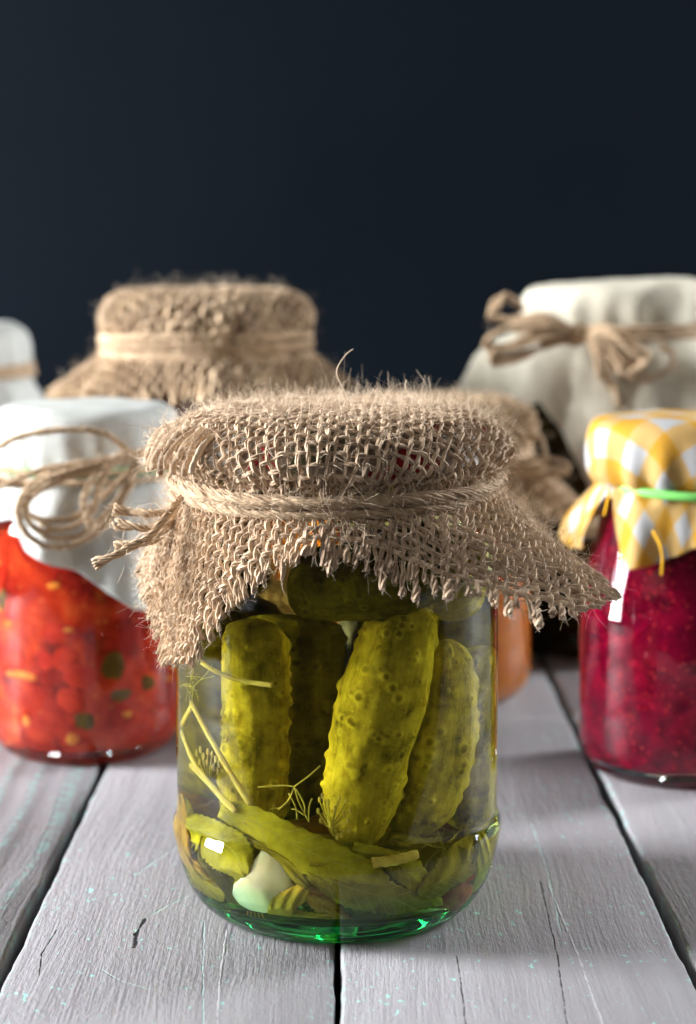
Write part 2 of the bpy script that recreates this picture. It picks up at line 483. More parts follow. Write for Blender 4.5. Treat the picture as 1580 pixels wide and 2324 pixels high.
def mat_wood(name, seed, ridges=0.0, teal=0.5, lines=(), edges=()):
    """grey-mauve paint over turquoise on brushed boards; lines: (x0,y0,x1,y1,width,kind) in cm"""
    t = NT(name); co = t.coord()
    off = t.n('Mapping'); t.put(off.inputs[0], co); off.inputs['Location'].default_value = (seed*1.37, seed*0.71, 0)
    p = off.outputs[0]
    wp = t.n('VectorMath', operation='ADD'); t.put(wp.inputs[0], p)
    wn = t.n('VectorMath', operation='SCALE'); 
    nt = t.n('TexNoise'); t.put(nt.inputs['Vector'], t.vscale(p, (1, 0.35, 1))); nt.inputs['Scale'].default_value = 22
    t.put(wn.inputs[0], nt.outputs[1]); wn.inputs[3].default_value = 0.010
    t.put(wp.inputs[1], wn.outputs[0]); q = wp.outputs[0]
    brush = t.noise(t.vscale(q, (1, 0.045, 1)), 1100, 4, 0.65)
    brush2 = t.noise(t.vscale(q, (1, 0.02, 1)), 380, 3, 0.6)
    lump = t.noise(p, 170, 5, 0.65)
    fine = t.noise(t.vscale(p, (1, 0.4, 1)), 900, 3, 0.6)
    h = t.math('ADD', t.math('MULTIPLY', brush, 0.55), t.math('ADD', t.math('MULTIPLY', brush2, 0.40), t.math('ADD', t.math('MULTIPLY', lump, 0.60), t.math('MULTIPLY', fine, 0.40))))
    x = t.xyz(q)
    if ridges:
        wv = t.n('TexWave', wave_type='BANDS', bands_direction='X'); t.put(wv.inputs[0], t.vscale(q, (1, 0.10, 1)))
        wv.inputs['Scale'].default_value = 26; wv.inputs['Distortion'].default_value = 3.2; wv.inputs['Detail'].default_value = 3; wv.inputs['Detail Scale'].default_value = 1.4
        rd = wv.outputs['Fac']
        h = t.math('ADD', h, t.math('MULTIPLY', rd, ridges))
    tone = t.noise(t.vscale(q, (1, 0.06, 1)), 160, 3, 0.6)
    c = t.ramp(tone, [(0.3, (0.250, 0.234, 0.245)), (0.7, (0.298, 0.282, 0.294))])
    c = t.mix(t.math('MULTIPLY', t.smooth(brush, 0.60, 0.80), 0.25), c, (0.36, 0.35, 0.37))
    pit = t.smooth(t.math('ADD', t.math('MULTIPLY', brush, 0.5), t.math('MULTIPLY', lump, 0.5)), 0.40, 0.30)
    c = t.mix(t.math('MULTIPLY', pit, 0.25), c, (0.14, 0.12, 0.13))
    # worn flecks where the turquoise undercoat shows
    fl = t.noise(t.vscale(p, (1, 0.55, 1)), 420, 3, 0.7)
    zone = t.noise(p, 34, 3, 0.6)
    fm = t.smooth(t.math('ADD', fl, t.math('MULTIPLY', zone, 0.30)), 0.795, 0.83)
    if ridges:
        fm = t.math('MAXIMUM', fm, t.math('MULTIPLY', t.smooth(rd, 0.72, 0.95), t.smooth(t.noise(p, 260, 3, 0.7), 0.42, 0.62)))
    c = t.mix(t.math('MULTIPLY', fm, teal), c, (0.28, 0.56, 0.52))
    xo = t.xyz(co)
    for ed in edges:
        de = t.math('ABSOLUTE', t.math('SUBTRACT', xo[0], ed*CM))
        em = t.math('MULTIPLY', t.smooth(de, 0.0022, 0.0006), t.smooth(t.noise(p, 190, 4, 0.7), 0.50, 0.62))
        c = t.mix(t.math('MULTIPLY', em, 0.5), c, (0.28, 0.52, 0.49))
    wob = t.math('MULTIPLY', t.math('SUBTRACT', t.noise(t.vscale(co, (1, 1, 1)), 130, 3), 0.5), 0.0009)
    for (x0, y0, x1, y1, wd, kind) in lines:
        ax, ay, bx, by = x0*CM, y0*CM, x1*CM, y1*CM
        dx, dy = bx-ax, by-ay; L2 = dx*dx + dy*dy
        px_ = t.math('SUBTRACT', t.math('ADD', xo[0], wob), ax); py_ = t.math('SUBTRACT', t.math('ADD', xo[1], wob), ay)
        tt = t.math('DIVIDE', t.math('ADD', t.math('MULTIPLY', px_, dx), t.math('MULTIPLY', py_, dy)), L2, clamp=True)
        ex = t.math('SUBTRACT', px_, t.math('MULTIPLY', tt, dx)); ey = t.math('SUBTRACT', py_, t.math('MULTIPLY', tt, dy))
        dd = t.math('SQRT', t.math('ADD', t.math('MULTIPLY', ex, ex), t.math('MULTIPLY', ey, ey)))
        wv_ = t.math('MULTIPLY', t.smooth(t.noise(co, 240, 3, 0.7), 0.30, 0.62), wd*CM*2)
        m = t.smooth(dd, wv_, t.math('MULTIPLY', wv_, 0.4))
        if kind == 'crack':
            c = t.mix(m, c, (0.02, 0.018, 0.02)); h = t.math('SUBTRACT', h, t.math('MULTIPLY', m, 2.5))
        elif kind == 'white':
            c = t.mix(t.math('MULTIPLY', m, 0.45), c, (0.55, 0.55, 0.56)); h = t.math('ADD', h, t.math('MULTIPLY', m, 0.8))
        else:
            c = t.mix(t.math('MULTIPLY', m, 0.50), c, (0.32, 0.56, 0.53)); h = t.math('SUBTRACT', h, t.math('MULTIPLY', m, 0.7))
    t.principled(c, 0.62, t.bump(h, 0.6, 0.0009), Specular_IOR_Level=0.35)
    return t.m

def mat_wall():
    t = NT('dark_slate_paint'); co = t.coord()
    f = t.noise(co, 3.2, 4, 0.6)
    c = t.ramp(f, [(0.3, (0.0011, 0.0029, 0.0054)), (0.7, (0.0021, 0.0046, 0.0080))])
    t.principled(c, 0.7, t.bump(t.noise(co, 240, 4), 0.2, 0.001), Specular_IOR_Level=0.06)
    return t.m
M['wall'] = mat_wall()

# ------------------------------------------------------------------ setting: boards and backdrop
WALL_Y = 74.0
def floor_px(px, py):
    d = FPX*CAM[2]/(py-VY)
    return (CAM[0] + (px-VX)*d/FPX, d + CAM[1])
def pxline(pts, wd, kind):
    q = [floor_px(*p) for p in pts]
    return [(q[i][0], q[i][1], q[i+1][0], q[i+1][1], wd, kind) for i in range(len(q)-1)]
LIN = {}
LIN[1] = []
LIN[2] = (pxline([(480, 2010), (380, 2055), (330, 2085)], 0.022, 'teal') + pxline([(330, 2085), (310, 2120), (307, 2150)], 0.05, 'crack')
          + pxline([(515, 2110), (500, 2230), (493, 2340)], 0.022, 'white') + pxline([(462, 2090), (460, 2210), (462, 2340)], 0.014, 'teal')
          + pxline([(405, 1920), (350, 1955), (310, 1985)], 0.022, 'teal') + pxline([(220, 2195), (270, 2225), (330, 2245)], 0.014, 'teal')
          + pxline([(130, 2110), (95, 2165), (90, 2215)], 0.016, 'crack'))
LIN[3] = (pxline([(1037, 2170), (1048, 2240), (1060, 2340)], 0.016, 'crack') + pxline([(1225, 2000), (1265, 2170), (1290, 2340)], 0.018, 'crack')
          + pxline([(1245, 2010), (1320, 2190), (1375, 2340)], 0.024, 'white') + pxline([(1205, 1870), (1240, 1960), (1275, 2120)], 0.022, 'teal'))
EDGES = [-43.6, -34.8, -26.0, -17.2, -8.37, 0.05, 9.0, 17.8, 26.6, 35.3, 44.0]
table = bpy.data.objects.new('tabletop', None); col.objects.link(table)
tag(table, 'grey mauve painted board tabletop with turquoise wear', kind='structure')
GAPS = {4: 0.30, 5: 0.17, 6: 0.30}
for k in range(len(EDGES)-1):
    g0, g1 = GAPS.get(k, 0.26)/2, GAPS.get(k+1, 0.26)/2
    x0, x1 = EDGES[k] + g0, EDGES[k+1] - g1
    idx = {3: 1, 4: 2, 5: 3}.get(k, 0)
    # boards run away from the viewer; edges are slightly uneven and rounded
    ys = np.concatenate([np.linspace(-9.8, 30, 120), np.linspace(31, WALL_Y - 2, 14)])
    b = 0.09
    cs = [(x0, -1.8), (x0, -b*1.3), (x0 + b*0.35, -b*0.35), (x0 + b*1.4, 0.0), ((x0+x1)/2, 0.0), (x1 - b*1.4, 0.0), (x1 - b*0.35, -b*0.35), (x1, -b*1.3), (x1, -1.8)]
    V = np.zeros((len(ys), len(cs), 3))
    for j, (cx_, cz_) in enumerate(cs):
        side = -1 if j < 4 else (1 if j > 4 else 0)
        V[:, j, 0] = cx_ + side*0.035*snoise(ys, 30 + k*2 + (side > 0), 1.1) + side*0.012*snoise(ys, 70+k, 7.0)
        V[:, j, 1] = ys; V[:, j, 2] = cz_ if k != 3 else cz_ - 0.0
    nn = len(cs); i = np.arange(len(ys)-1)[:, None]*nn + np.arange(nn-1)[None, :]
    mb = MB(); mb.add(V, np.stack([i, i+nn, i+nn+1, i+1], -1).reshape(-1, 4))
    e = np.arange(nn)
    c0 = np.stack([np.zeros(nn-2, int), e[1:-1], e[2:]], -1)
    mb.f3.append(c0); mb.f3.append((c0 + (len(ys)-1)*nn)[:, ::-1])
    mt = mat_wood('painted_board_%d' % k, k + 1, ridges=0.7 if k == 3 else 0.0, teal={3: 0.5, 4: 0.85, 5: 0.85}.get(k, 0.6), lines=LIN.get(idx, ()), edges=(x0, x1) if k in (3, 4, 5, 6) else ())
    mb.build('plank', mt, table)
mb = MB()
mb.add([(-44, -9.6, -2.4), (44, -9.6, -2.4), (44, WALL_Y-2, -2.4), (-44, WALL_Y-2, -2.4)], [(0, 1, 2, 3)])
mb.build('underframe', M['wall'], table, smooth=False, solid=0.8)
mb = MB()
mb.add([(-190, WALL_Y, -60), (190, WALL_Y, -60), (190, WALL_Y, 150), (-190, WALL_Y, 150)], [(0, 1, 2, 3)])
tag(mb.build('wall', M['wall'], None, smooth=False), 'dark slate blue backdrop wall behind the jars', kind='structure')

# ------------------------------------------------------------------ cloth draped over a lid and tied at the neck
class Drape:
    def __init__(s, prof, flare1, flare2, folds, fold_amp, body, rot=0.0, swirl=None, pleat=(0.05, 23), gap=0.12, tilt=(0, 0), seed=1):
        p = spline(np.array(prof, float), 220)
        L = np.concatenate([[0], np.cumsum(np.linalg.norm(np.diff(p, axis=0), axis=1))])
        s.s, s.p, s.sn = L, p, L[-1]
        s.f1, s.f2 = flare1, flare2
        s.folds, s.amp, s.rot, s.swirl, s.pleat, s.gap = folds, fold_amp, rot, swirl, pleat, gap
        b = np.array(body, float); o = np.argsort(b[:, 1]); s.bz, s.br = b[o, 1], b[o, 0]
        s.tilt = tilt; s.seed = seed
    def tab(s, t, th):
        a = np.array([p[0] for p in t], float); v = np.array([p[1] for p in t], float)
        return np.interp(np.degrees(th) % 360, np.concatenate([a-360, a, a+360]), np.tile(v, 3))
    def __call__(s, u, v):
        r = np.hypot(u, v); th = np.arctan2(v, u) + s.rot
        rho = np.interp(r, s.s, s.p[:, 0]); z = np.interp(r, s.s, s.p[:, 1])
        l = np.maximum(r - s.sn, 0)
        a1, a2 = np.radians(s.tab(s.f1, th)), np.radians(s.tab(s.f2, th))
        for k in range(8):
            x = np.clip((k+0.5)/8*l/3.0, 0, 1); x = x*x*(3-2*x)
            ph = a1 + (a2-a1)*x
            rho = rho + np.sin(ph)*l/8; z = z - np.cos(ph)*l/8
        w_ = np.clip((r - (s.sn-2.2))/1.6, 0, 1)*np.clip((s.sn + 0.6 - r)/0.6, 0, 1)
        rho = rho + w_*s.pleat[0]*np.sin(s.pleat[1]*th + 1.3*np.sin(3*th))
        ls = np.clip(l, 0, 2.5)
        for (k, ph, wt) in s.folds:
            rho = rho + s.amp*wt*ls*np.sin(k*th + ph)
        rho = rho + 0.03*np.sin(u*3.1 + s.seed)*np.sin(v*2.7)*np.clip(r-3, 0, 1)
        z = z + 0.035*np.sin(u*2.3 + s.seed)*np.sin(v*1.9 + 1)
        jr = np.interp(z, s.bz, s.br) + s.gap
        rho = np.where(l > 0, np.maximum(rho, jr), rho)
        if s.swirl is not None:
            th = th + np.radians(s.tab(s.swirl, th))*np.clip(l/5, 0, 1.2)
        x_, y_ = rho*np.cos(th), rho*np.sin(th)
        lift = np.clip((z - s.p[-1, 1])/2.0, 0, 1)
        z = z + (x_*s.tilt[0] + y_*s.tilt[1])*lift
        return np.stack([x_, y_, z], -1)
    def normal(s, u, v):
        e = 0.06
        a = s(u+e, v) - s(u-e, v); b = s(u, v+e) - s(u, v-e)
        return unit(np.cross(a, b))

def burlap(D, hx, hy, pitch, rad, parent, mat, n_fuzz, fuzz_r, fuzz_len, step, seed, off=(0, 0), sides=6, plies=1, cut=99.0):
    """woven cloth: every yarn is a tube that dips under and over its crossings"""
    g = np.random.default_rng(seed)
    mb = MB(); src = []; nor = []; tips = []
    for axis in (0, 1):
        ha, hb = (hx, hy) if axis == 0 else (hy, hx)
        n = int(2*ha/pitch)
        for i in range(n):
            c = -ha + (i+0.5)*pitch + g.normal()*pitch*0.10
            e0, e1 = g.uniform(0.25, 0.78), g.uniform(0.25, 0.78)
            if g.random() < 0.12: e0 += 0.35
            t = np.arange(-hb - e0, hb + e1, step)
            wob = pitch*0.16*snoise(t, int(g.integers(1 << 30)), 1.1) + pitch*0.09*snoise(t, int(g.integers(1 << 30)), 5.0)
            over = np.clip(np.maximum(np.abs(t) - hb, 0)/0.3, 0, 1)
            side = c + wob + over*g.normal()*0.05
            u, v = (side, t) if axis == 0 else (t, side)
            u = u + off[0]; v = v + off[1]
            keep = (np.abs(u) + np.abs(v)) < cut + g.normal()*0.12
            t, u, v, over = t[keep], u[keep], v[keep], over[keep]
            if len(t) < 12: continue
            P = D(u, v); N = D.normal(u, v)
            ph = 1 if axis == 0 else -1
            hgt = ph*((-1)**i)*np.cos(np.pi*(t + hb)/pitch - np.pi/2*0 + 0.0)*rad*0.60*(1-over*0.6)
            P = P + N*(hgt + rad)[:, None]
            rr = rad*(1 + 0.32*snoise(t, int(g.integers(1 << 30)), 3.5) + 0.10*snoise(t, int(g.integers(1 << 30)), 14.0))*g.uniform(0.78, 1.25)
            rr = rr*(1 + 0.22*over)
            if plies > 1:
                T = unit(np.gradient(P, axis=0)); B = np.cross(T, N); tp = g.uniform(0.85, 1.4); p0 = g.random()*6.28
                ang = p0 + 2*np.pi*(t/tp + 0.25*snoise(t, int(g.integers(1 << 30)), 1.6)); idy = g.random()
                for q in range(plies):
                    aa = ang + 2*np.pi*q/plies
                    of = rr*(0.42 + 0.14*snoise(t, int(g.integers(1 << 30)), 4.0))*(1 + 0.5*over)
                    Q = P + (np.cos(aa)*of)[:, None]*N + (np.sin(aa)*of*1.15)[:, None]*B
                    tubes(mb, Q, (rr*0.55*(1 + 0.2*snoise(t, int(g.integers(1 << 30)), 7.0)))[None], sides, ref=N[None], ids=np.clip(idy*0.6 + 0.4*g.random(), 0, 1))
            else:
                tubes(mb, P, rr[None], sides, ref=N[None], ids=g.random())
            src.append(P); nor.append(N); T_ = unit(np.gradient(P, axis=0)); tips += [(P[0], -T_[0]), (P[-1], T_[-1])]
    o = stuff(mb.build('weave', mat, parent))
    P = np.concatenate(src); N = np.concatenate(nor)
    k = g.integers(len(P), size=n_fuzz)
    fuzz(P[k], N[k], fuzz_r, fuzz_len, g, parent, rad)
    tp_ = np.array([a for a, b in tips for _ in range(5)]); td_ = np.array([b for a, b in tips for _ in range(5)])
    tp_ = tp_ + g.normal(size=tp_.shape)*rad*0.45
    fuzz(tp_, unit(td_ + g.normal(size=td_.shape)*0.25 + [0, 0, -0.15]), fuzz_r*1.4, (0.05, 0.26), g, parent, 0.0, name='frayed_ends', out=3.5)
    return o
def fuzz(P, N, fr, fl, g, parent, rad, name='loose_fibres', mat=None, out=0.75):
    n = len(P); m = 5
    d = unit(N*out + g.normal(size=(n, 3))*0.75)
    L = fl[0] + (fl[1]-fl[0])*g.random(n)**2.6
    c1 = g.normal(size=(n, 3)); c2 = g.normal(size=(n, 3))
    t = np.linspace(0, 1, m)[None, :, None]
    Q = P[:, None, :] + N[:, None, :]*rad*0.4 + L[:, None, None]*(d[:, None, :]*t + 0.45*c1[:, None, :]*t*t*0.6 + 0.22*c2[:, None, :]*np.sin(t*4.2)*t)
    r = fr*(0.6 + 0.8*g.random((n, 1)))*np.linspace(1, 0.55, m)[None, :]
    mb = MB(); tubes(mb, Q, r, 3, ref=unit(g.normal(size=(n, 1, 3))), ids=g.random(n), caps=False)
    return stuff(mb.build(name, mat or M['jute_fibre'], parent))

def twine_strand(mb, path, rad=0.10, plies=4, twist=1.15, sides=6, seed=0, n=None, fray=False):
    p = np.asarray(path, float)
    L = np.linalg.norm(np.diff(p, axis=0), axis=1).sum()
    n = n or max(24, int(L/0.085))
    P = spline(p, n); N = transport(P); T = unit(np.gradient(P, axis=0)); B = np.cross(T, N)
    s = np.concatenate([[0], np.cumsum(np.linalg.norm(np.diff(P, axis=0), axis=1))])
    for k in range(plies):
        a = 2*np.pi*(s/twist + k/plies) + 0.7*snoise(s, seed*3+1, 0.9)
        off = rad*((0.50 if plies < 6 else 0.62) + (0.16 if plies < 6 else 0.30)*snoise(s, seed*13+k, 2.3))*(1 + (fray*1.2*np.clip((s-(L-0.5))/0.5, 0, 1)))
        Q = P + (np.cos(a)*off)[:, None]*N + (np.sin(a)*off)[:, None]*B
        r = rad*(0.50 if plies < 6 else 0.36)*(1 + 0.18*snoise(s, seed*7+k, 5.0))
        tubes(mb, Q, r[None], sides, ids=rng.random())
    return P, N
def twine_part(name, path, parent, rad=0.10, mat=None, fuzz_n=0, fuzz_r=0.006, seed=1, fray=True, **kw):
    mb = MB(); P, N = twine_strand(mb, path, rad, seed=seed, fray=fray, **kw)
    o = mb.build(name, mat or M['twine'], parent)
    if fuzz_n:
        g = np.random.default_rng(seed + 500); k = g.integers(len(P), size=fuzz_n); Tn = unit(np.gradient(P, axis=0))[k]
        fuzz(P[k], unit(g.normal(size=(fuzz_n, 3)) + 1.6*Tn*g.choice([-1, 1], size=(fuzz_n, 1))), fuzz_r, (0.1, 0.7), g, o, rad, out=0.9)
    return o
def ring_path(r, z, n=48, tilt=(0.0, 0.0), seed=0, wob=0.05, a0=0.0, turn=1.0):
    a = np.linspace(0, 2*np.pi*turn, n) + a0
    rr = r + wob*0.5*snoise(a*1.0, seed+5, 2.0)
    zz = z + tilt[0]*np.cos(a) + tilt[1]*np.sin(a) + wob*snoise(a, seed, 1.0)
    return np.stack([rr*np.cos(a), rr*np.sin(a), zz], -1)

# ================================================================== THE PICKLE JAR
JAR_OUT = [(0, 0.42), (1.6, 0.34), (2.6, 0.20), (3.05, 0.04), (3.30, 0.0), (3.58, 0.07), (3.95, 0.38), (4.25, 0.90), (4.44, 1.50), (4.55, 1.95), (4.59, 2.18), (4.575, 2.35), (4.52, 2.52), (4.475, 2.70), (4.47, 3.1),
           (4.50, 5.0), (4.50, 7.0), (4.50, 8.5), (4.55, 8.9), (4.68, 9.4), (4.70, 9.8), (4.60, 10.35), (4.32, 10.9), (4.05, 11.25), (3.95, 11.6), (3.95, 12.1), (3.95, 13.2), (3.9, 13.3)]
JAR_IN = [(0, 0.82), (2.0, 0.74), (3.05, 0.62), (3.5, 0.72), (3.88, 1.08), (4.12, 1.6), (4.26, 2.2), (4.29, 2.45), (4.27, 3.1), (4.27, 5.0), (4.27, 7.0), (4.27, 8.6), (4.32, 9.0), (4.44, 9.5),
          (4.44, 9.8), (4.3, 10.3), (4.0, 10.85), (3.75, 11.2), (3.68, 11.6), (3.68, 12.1)]
jar = thing('pickle_jar', (0, 0, 0), 'large clear glass jar of pickled cucumbers standing in front', 'jar')
def closed(prof, n):
    p = spline(prof, n); p[:, 0] = np.maximum(p[:, 0], 0)
    return np.vstack([p, [[0, p[-1, 1]]]])
lathe_obj('glass', closed(JAR_OUT, 150), M['glass'], jar, 160)
tint = [(r, z) for r, z in [(0, 0.46), (1.6, 0.38), (2.6, 0.25), (3.05, 0.10), (3.30, 0.05), (3.55, 0.12), (3.91, 0.42), (4.21, 0.93), (4.39, 1.50), (4.19, 1.55),
        (4.16, 1.53), (3.92, 1.05), (3.52, 0.68), (3.05, 0.58), (2.0, 0.70), (0, 0.78)]]
lathe_obj('glass_base', tint, M['green_glass'], jar, 128)
lathe_obj('lid', [(0, 13.50), (3.7, 13.50), (4.0, 13.42), (4.18, 13.2), (4.24, 12.9), (4.26, 12.35), (4.32, 12.2), (4.26, 12.12), (4.0, 12.12), (3.97, 13.32), (0, 13.34)], M['lid'], jar, 128)
bo = lathe_obj('brine', closed(JAR_IN, 120), M['brine'], None, 160)
tag(bo, 'yellowish clear brine filling the pickle jar in front', 'brine')

# pickles: axis points through pixels at a depth inside the jar, radius from the seen half width
def pickle(pts, r0, label, mat='pickle', seed=1, warts=70, hi=False, ends=(0.9, 0.9), taper=((0, 1), (1, 1))):
    n, m = (210, 132) if hi else (110, 56)
    A = spline(pts, n); N = transport(A); T = unit(np.gradient(A, axis=0)); B = np.cross(T, N)
    t = np.linspace(0, 1, n); L = np.linalg.norm(np.diff(A, axis=0), axis=1).sum()
    e = r0/L
    prof = np.ones(n)
    lo, hi = t < e*ends[0], t > 1-e*ends[1]
    prof[lo] = np.sqrt(np.maximum(1-(1-t[lo]/(e*ends[0]))**2, 0)); prof[hi] = np.sqrt(np.maximum(1-((t[hi]-1+e*ends[1])/(e*ends[1]))**2, 0))
    g = np.random.default_rng(seed)
    prof = prof*(1 + 0.06*snoise(t*6, seed, 1.0) + 0.02*snoise(t*25, seed+3, 1.0))*(0.93 + 0.10*np.sin(np.pi*t))*np.interp(t, [q[0] for q in taper], [q[1] for q in taper])
    a = np.linspace(0, 2*np.pi, m, endpoint=False)
    rr = r0*prof[:, None]*(1 + 0.025*np.cos(5*a + seed)[None, :] + 0.012*np.cos(9*a + 2*t[:, None]*3)) 
    wart = np.zeros_like(rr)
    for k in range(warts):
        tw_, aw = g.uniform(0.04, 0.96), g.uniform(0, 2*np.pi)
        da = np.angle(np.exp(1j*(a-aw)))[None, :]*r0; dt = (t[:, None]-tw_)*L
        s = g.uniform(0.06, 0.12)
        wart = np.maximum(wart, np.exp(-(da**2 + dt**2)/(2*s*s))*g.uniform(0.5, 1.0))
    rr = rr + wart*0.115*prof[:, None]**0.5
    V = A[:, None, :] + rr[..., None]*(np.cos(a)[None, :, None]*N[:, None, :] + np.sin(a)[None, :, None]*B[:, None, :])
    at_ = np.stack([np.broadcast_to(np.abs(a-np.pi)[None, :], rr.shape), np.broadcast_to((t*L)[:, None], rr.shape), wart], -1)
    i = np.arange(n-1)[:, None]*m + np.arange(m)[None, :]; j = np.arange(n-1)[:, None]*m + (np.arange(m)[None, :]+1) % m
    mb = MB(); mb.add(keep_in(V), np.stack([i, j, j+m, i+m], -1).reshape(-1, 4), at_)
    c = mb.n; mb.add([A[0], A[-1]], np.zeros((0, 4), int), np.zeros((2, 3)))
    k = np.arange(m); k2 = (k+1) % m
    mb.f3.append(np.stack([np.full(m, c), k2, k], -1)); mb.f3.append(np.stack([np.full(m, c+1), (n-1)*m + k, (n-1)*m + k2], -1))
    return tag(mb.build('pickle', M[mat], None, recalc=True), label, 'pickle', 'pickled cucumbers in the front jar')
def seen(pl):
    return [in_plane(x, y, d) for x, y, d in pl]
pickle(seen([(925, 1345, -2.2), (905, 1460, -2.35), (875, 1580, -2.5), (838, 1730, -2.55), (802, 1935, -2.6)]), 1.0, 'long warty yellow green pickle leaning in the middle of the front jar', seed=3, warts=150, hi=True, ends=(1, 1.5), taper=((0, 0.9), (0.3, 1.04), (0.6, 1.0), (1, 0.76)))
pickle(seen([(1018, 1450, -1.2), (1003, 1580, -1.3), (975, 1740, -1.4), (925, 1905, -1.6)]), 1.02, 'stubby pickle leaning behind the right side of the long middle pickle', seed=5, warts=120, hi=True, ends=(1.6, 1.3), taper=((0, 0.86), (0.5, 1.05), (1, 0.92)))
pickle(seen([(575, 1400, -1.6), (580, 1560, -1.6), (578, 1720, -1.6), (572, 1890, -1.7)]), 0.80, 'upright mottled pickle at left behind the dill stems', seed=9, warts=110, hi=True)
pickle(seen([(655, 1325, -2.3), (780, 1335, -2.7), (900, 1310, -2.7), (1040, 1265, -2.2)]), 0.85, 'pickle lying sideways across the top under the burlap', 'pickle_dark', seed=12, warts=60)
pickle([(3.05, -0.2, 7.2), (3.12, -0.1, 5.0), (3.05, -0.2, 2.1)], 0.85, 'pickle standing against the right wall of the front jar', seed=15, warts=60)
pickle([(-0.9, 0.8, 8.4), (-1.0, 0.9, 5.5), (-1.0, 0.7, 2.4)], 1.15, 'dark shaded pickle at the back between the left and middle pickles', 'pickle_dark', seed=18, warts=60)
pickle([(2.9, -1.3, 10.2), (2.75, -1.0, 9.2), (2.6, -0.7, 8.1)], 0.75, 'small pickle end at upper right above the stubby pickle', seed=21, warts=30)
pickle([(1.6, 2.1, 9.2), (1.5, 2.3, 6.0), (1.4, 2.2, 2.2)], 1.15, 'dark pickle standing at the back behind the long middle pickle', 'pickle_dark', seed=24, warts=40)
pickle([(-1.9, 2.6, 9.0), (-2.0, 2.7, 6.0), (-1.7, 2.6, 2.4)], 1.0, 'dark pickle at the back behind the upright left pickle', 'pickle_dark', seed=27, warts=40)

# leaves pressed against the inside of the glass
def leaf(mid, hw, label, mat, r=4.08, seed=1, serr=0.17, curl=0.25, teeth=22, droop=0.0):
    n, m = 46, 13
    g = np.random.default_rng(seed)
    P = spline(np.array(mid, float), n); T = unit(np.gradient(P, axis=0)); Nn = np.stack([-T[:, 1], T[:, 0]], -1)
    t = np.linspace(0, 1, n); s = np.linspace(-1, 1, m)
    wdt = hw*np.sin(np.pi*np.clip(t*0.96+0.03, 0, 1))**0.40*(1 + 0.10*np.sin(t*9 + seed))
    tooth = 1 + serr*(2*np.abs(((t*teeth) % 1)-0.5)-0.5)
    V = np.zeros((n, m, 3)); A = np.zeros((n, m, 3))
    for i in range(n):
        for j in range(m):
            k = wdt[i]*s[j]*(tooth[i] if abs(s[j]) > 0.9 else 1)
            q = P[i] + Nn[i]*k
            rr = r - curl*(0.5+0.5*math.sin(seed + t[i]*5))*s[j]**2 - 0.10*abs(math.sin(3*s[j] + 7*t[i] + seed))
            p, d = brine_ray(*q)
            V[i, j] = _cyl(p, d, max(rr, 1.0))
            A[i, j] = (t[i], s[j], 0)
    i = np.arange(n-1)[:, None]*m + np.arange(m-1)[None, :]
    mb = MB(); mb.add(keep_in(V), np.stack([i, i+1, i+1+m, i+m], -1).reshape(-1, 4), A)
    return tag(mb.build('leaf', M[mat], None, solid=0.016), label, 'leaf', 'pickled leaves at the bottom of the front jar')
leaf([(500, 1835), (590, 1872), (690, 1930), (790, 1972), (880, 1998)], 44, 'long yellow green serrated leaf slanting under the middle pickle', 'leaf_green', r=4.02, seed=2, teeth=34)
leaf([(700, 1975), (800, 2012), (900, 2040), (995, 2078)], 42, 'olive serrated leaf slanting down to the lower right of the jar', 'leaf_dark', r=4.00, seed=5, teeth=30)
leaf([(412, 1870), (470, 1895), (530, 1940), (560, 1985)], 46, 'bright green broken leaf at the lower left beside the garlic', 'leaf_green', r=4.08, seed=8, teeth=16)
leaf([(408, 1800), (412, 1880), (432, 1960), (455, 2010)], 16, 'narrow brownish leaf along the left edge of the front jar', 'leaf_brown', r=4.10, seed=11, teeth=12)
leaf([(700, 2012), (655, 2040), (608, 2082)], 27, 'small orange leaf just right of the garlic', 'leaf_orange', r=3.85, seed=14, teeth=14)
leaf([(690, 2010), (735, 2045), (790, 2088)], 24, 'small brown folded leaf at the bottom middle of the jar', 'leaf_brown', r=3.72, seed=17, teeth=12)
leaf([(950, 2030), (1010, 1985), (1055, 1945), (1082, 1905)], 36, 'dark green leaf curling up at the lower right', 'leaf_dark', r=3.95, seed=20, teeth=18)
leaf([(545, 1960), (565, 2000), (560, 2040)], 30, 'dark brown leaf scrap tucked behind the garlic', 'leaf_dark', r=3.3, seed=23, teeth=8)
leaf([(880, 1900), (950, 1930), (1040, 1925), (1090, 1880)], 34, 'dark leaf lying below the stubby pickle', 'leaf_dark', r=2.9, seed=26, teeth=18)

leaf([(525, 1893), (600, 1925), (655, 1965), (700, 2012)], 15, 'thin dark leaf edge running under the long yellow green leaf', 'leaf_dark', r=3.98, seed=31, teeth=14)
leaf([(800, 1925), (880, 1955), (955, 1998), (1005, 2060)], 27, 'yellowish leaf above the olive leaf at lower right', 'leaf_green', r=3.75, seed=33, teeth=20)
leaf([(1092, 1895), (1098, 1955), (1085, 2025)], 17, 'narrow yellow green leaf along the right edge of the jar', 'leaf_green', r=4.05, seed=35, teeth=12)
leaf([(432, 1945), (455, 1990), (500, 2035)], 24, 'curled brown leaf below the bright broken leaf', 'leaf_brown', r=3.95, seed=37, teeth=10)
leaf([(640, 2062), (715, 2080), (800, 2086)], 15, 'narrow orange leaf lying along the bottom of the jar', 'leaf_orange', r=3.6, seed=39, teeth=12)
leaf([(860, 2040), (940, 2070), (1020, 2060)], 20, 'brown leaf lying along the lower right of the jar floor', 'leaf_brown', r=3.5, seed=41, teeth=12)
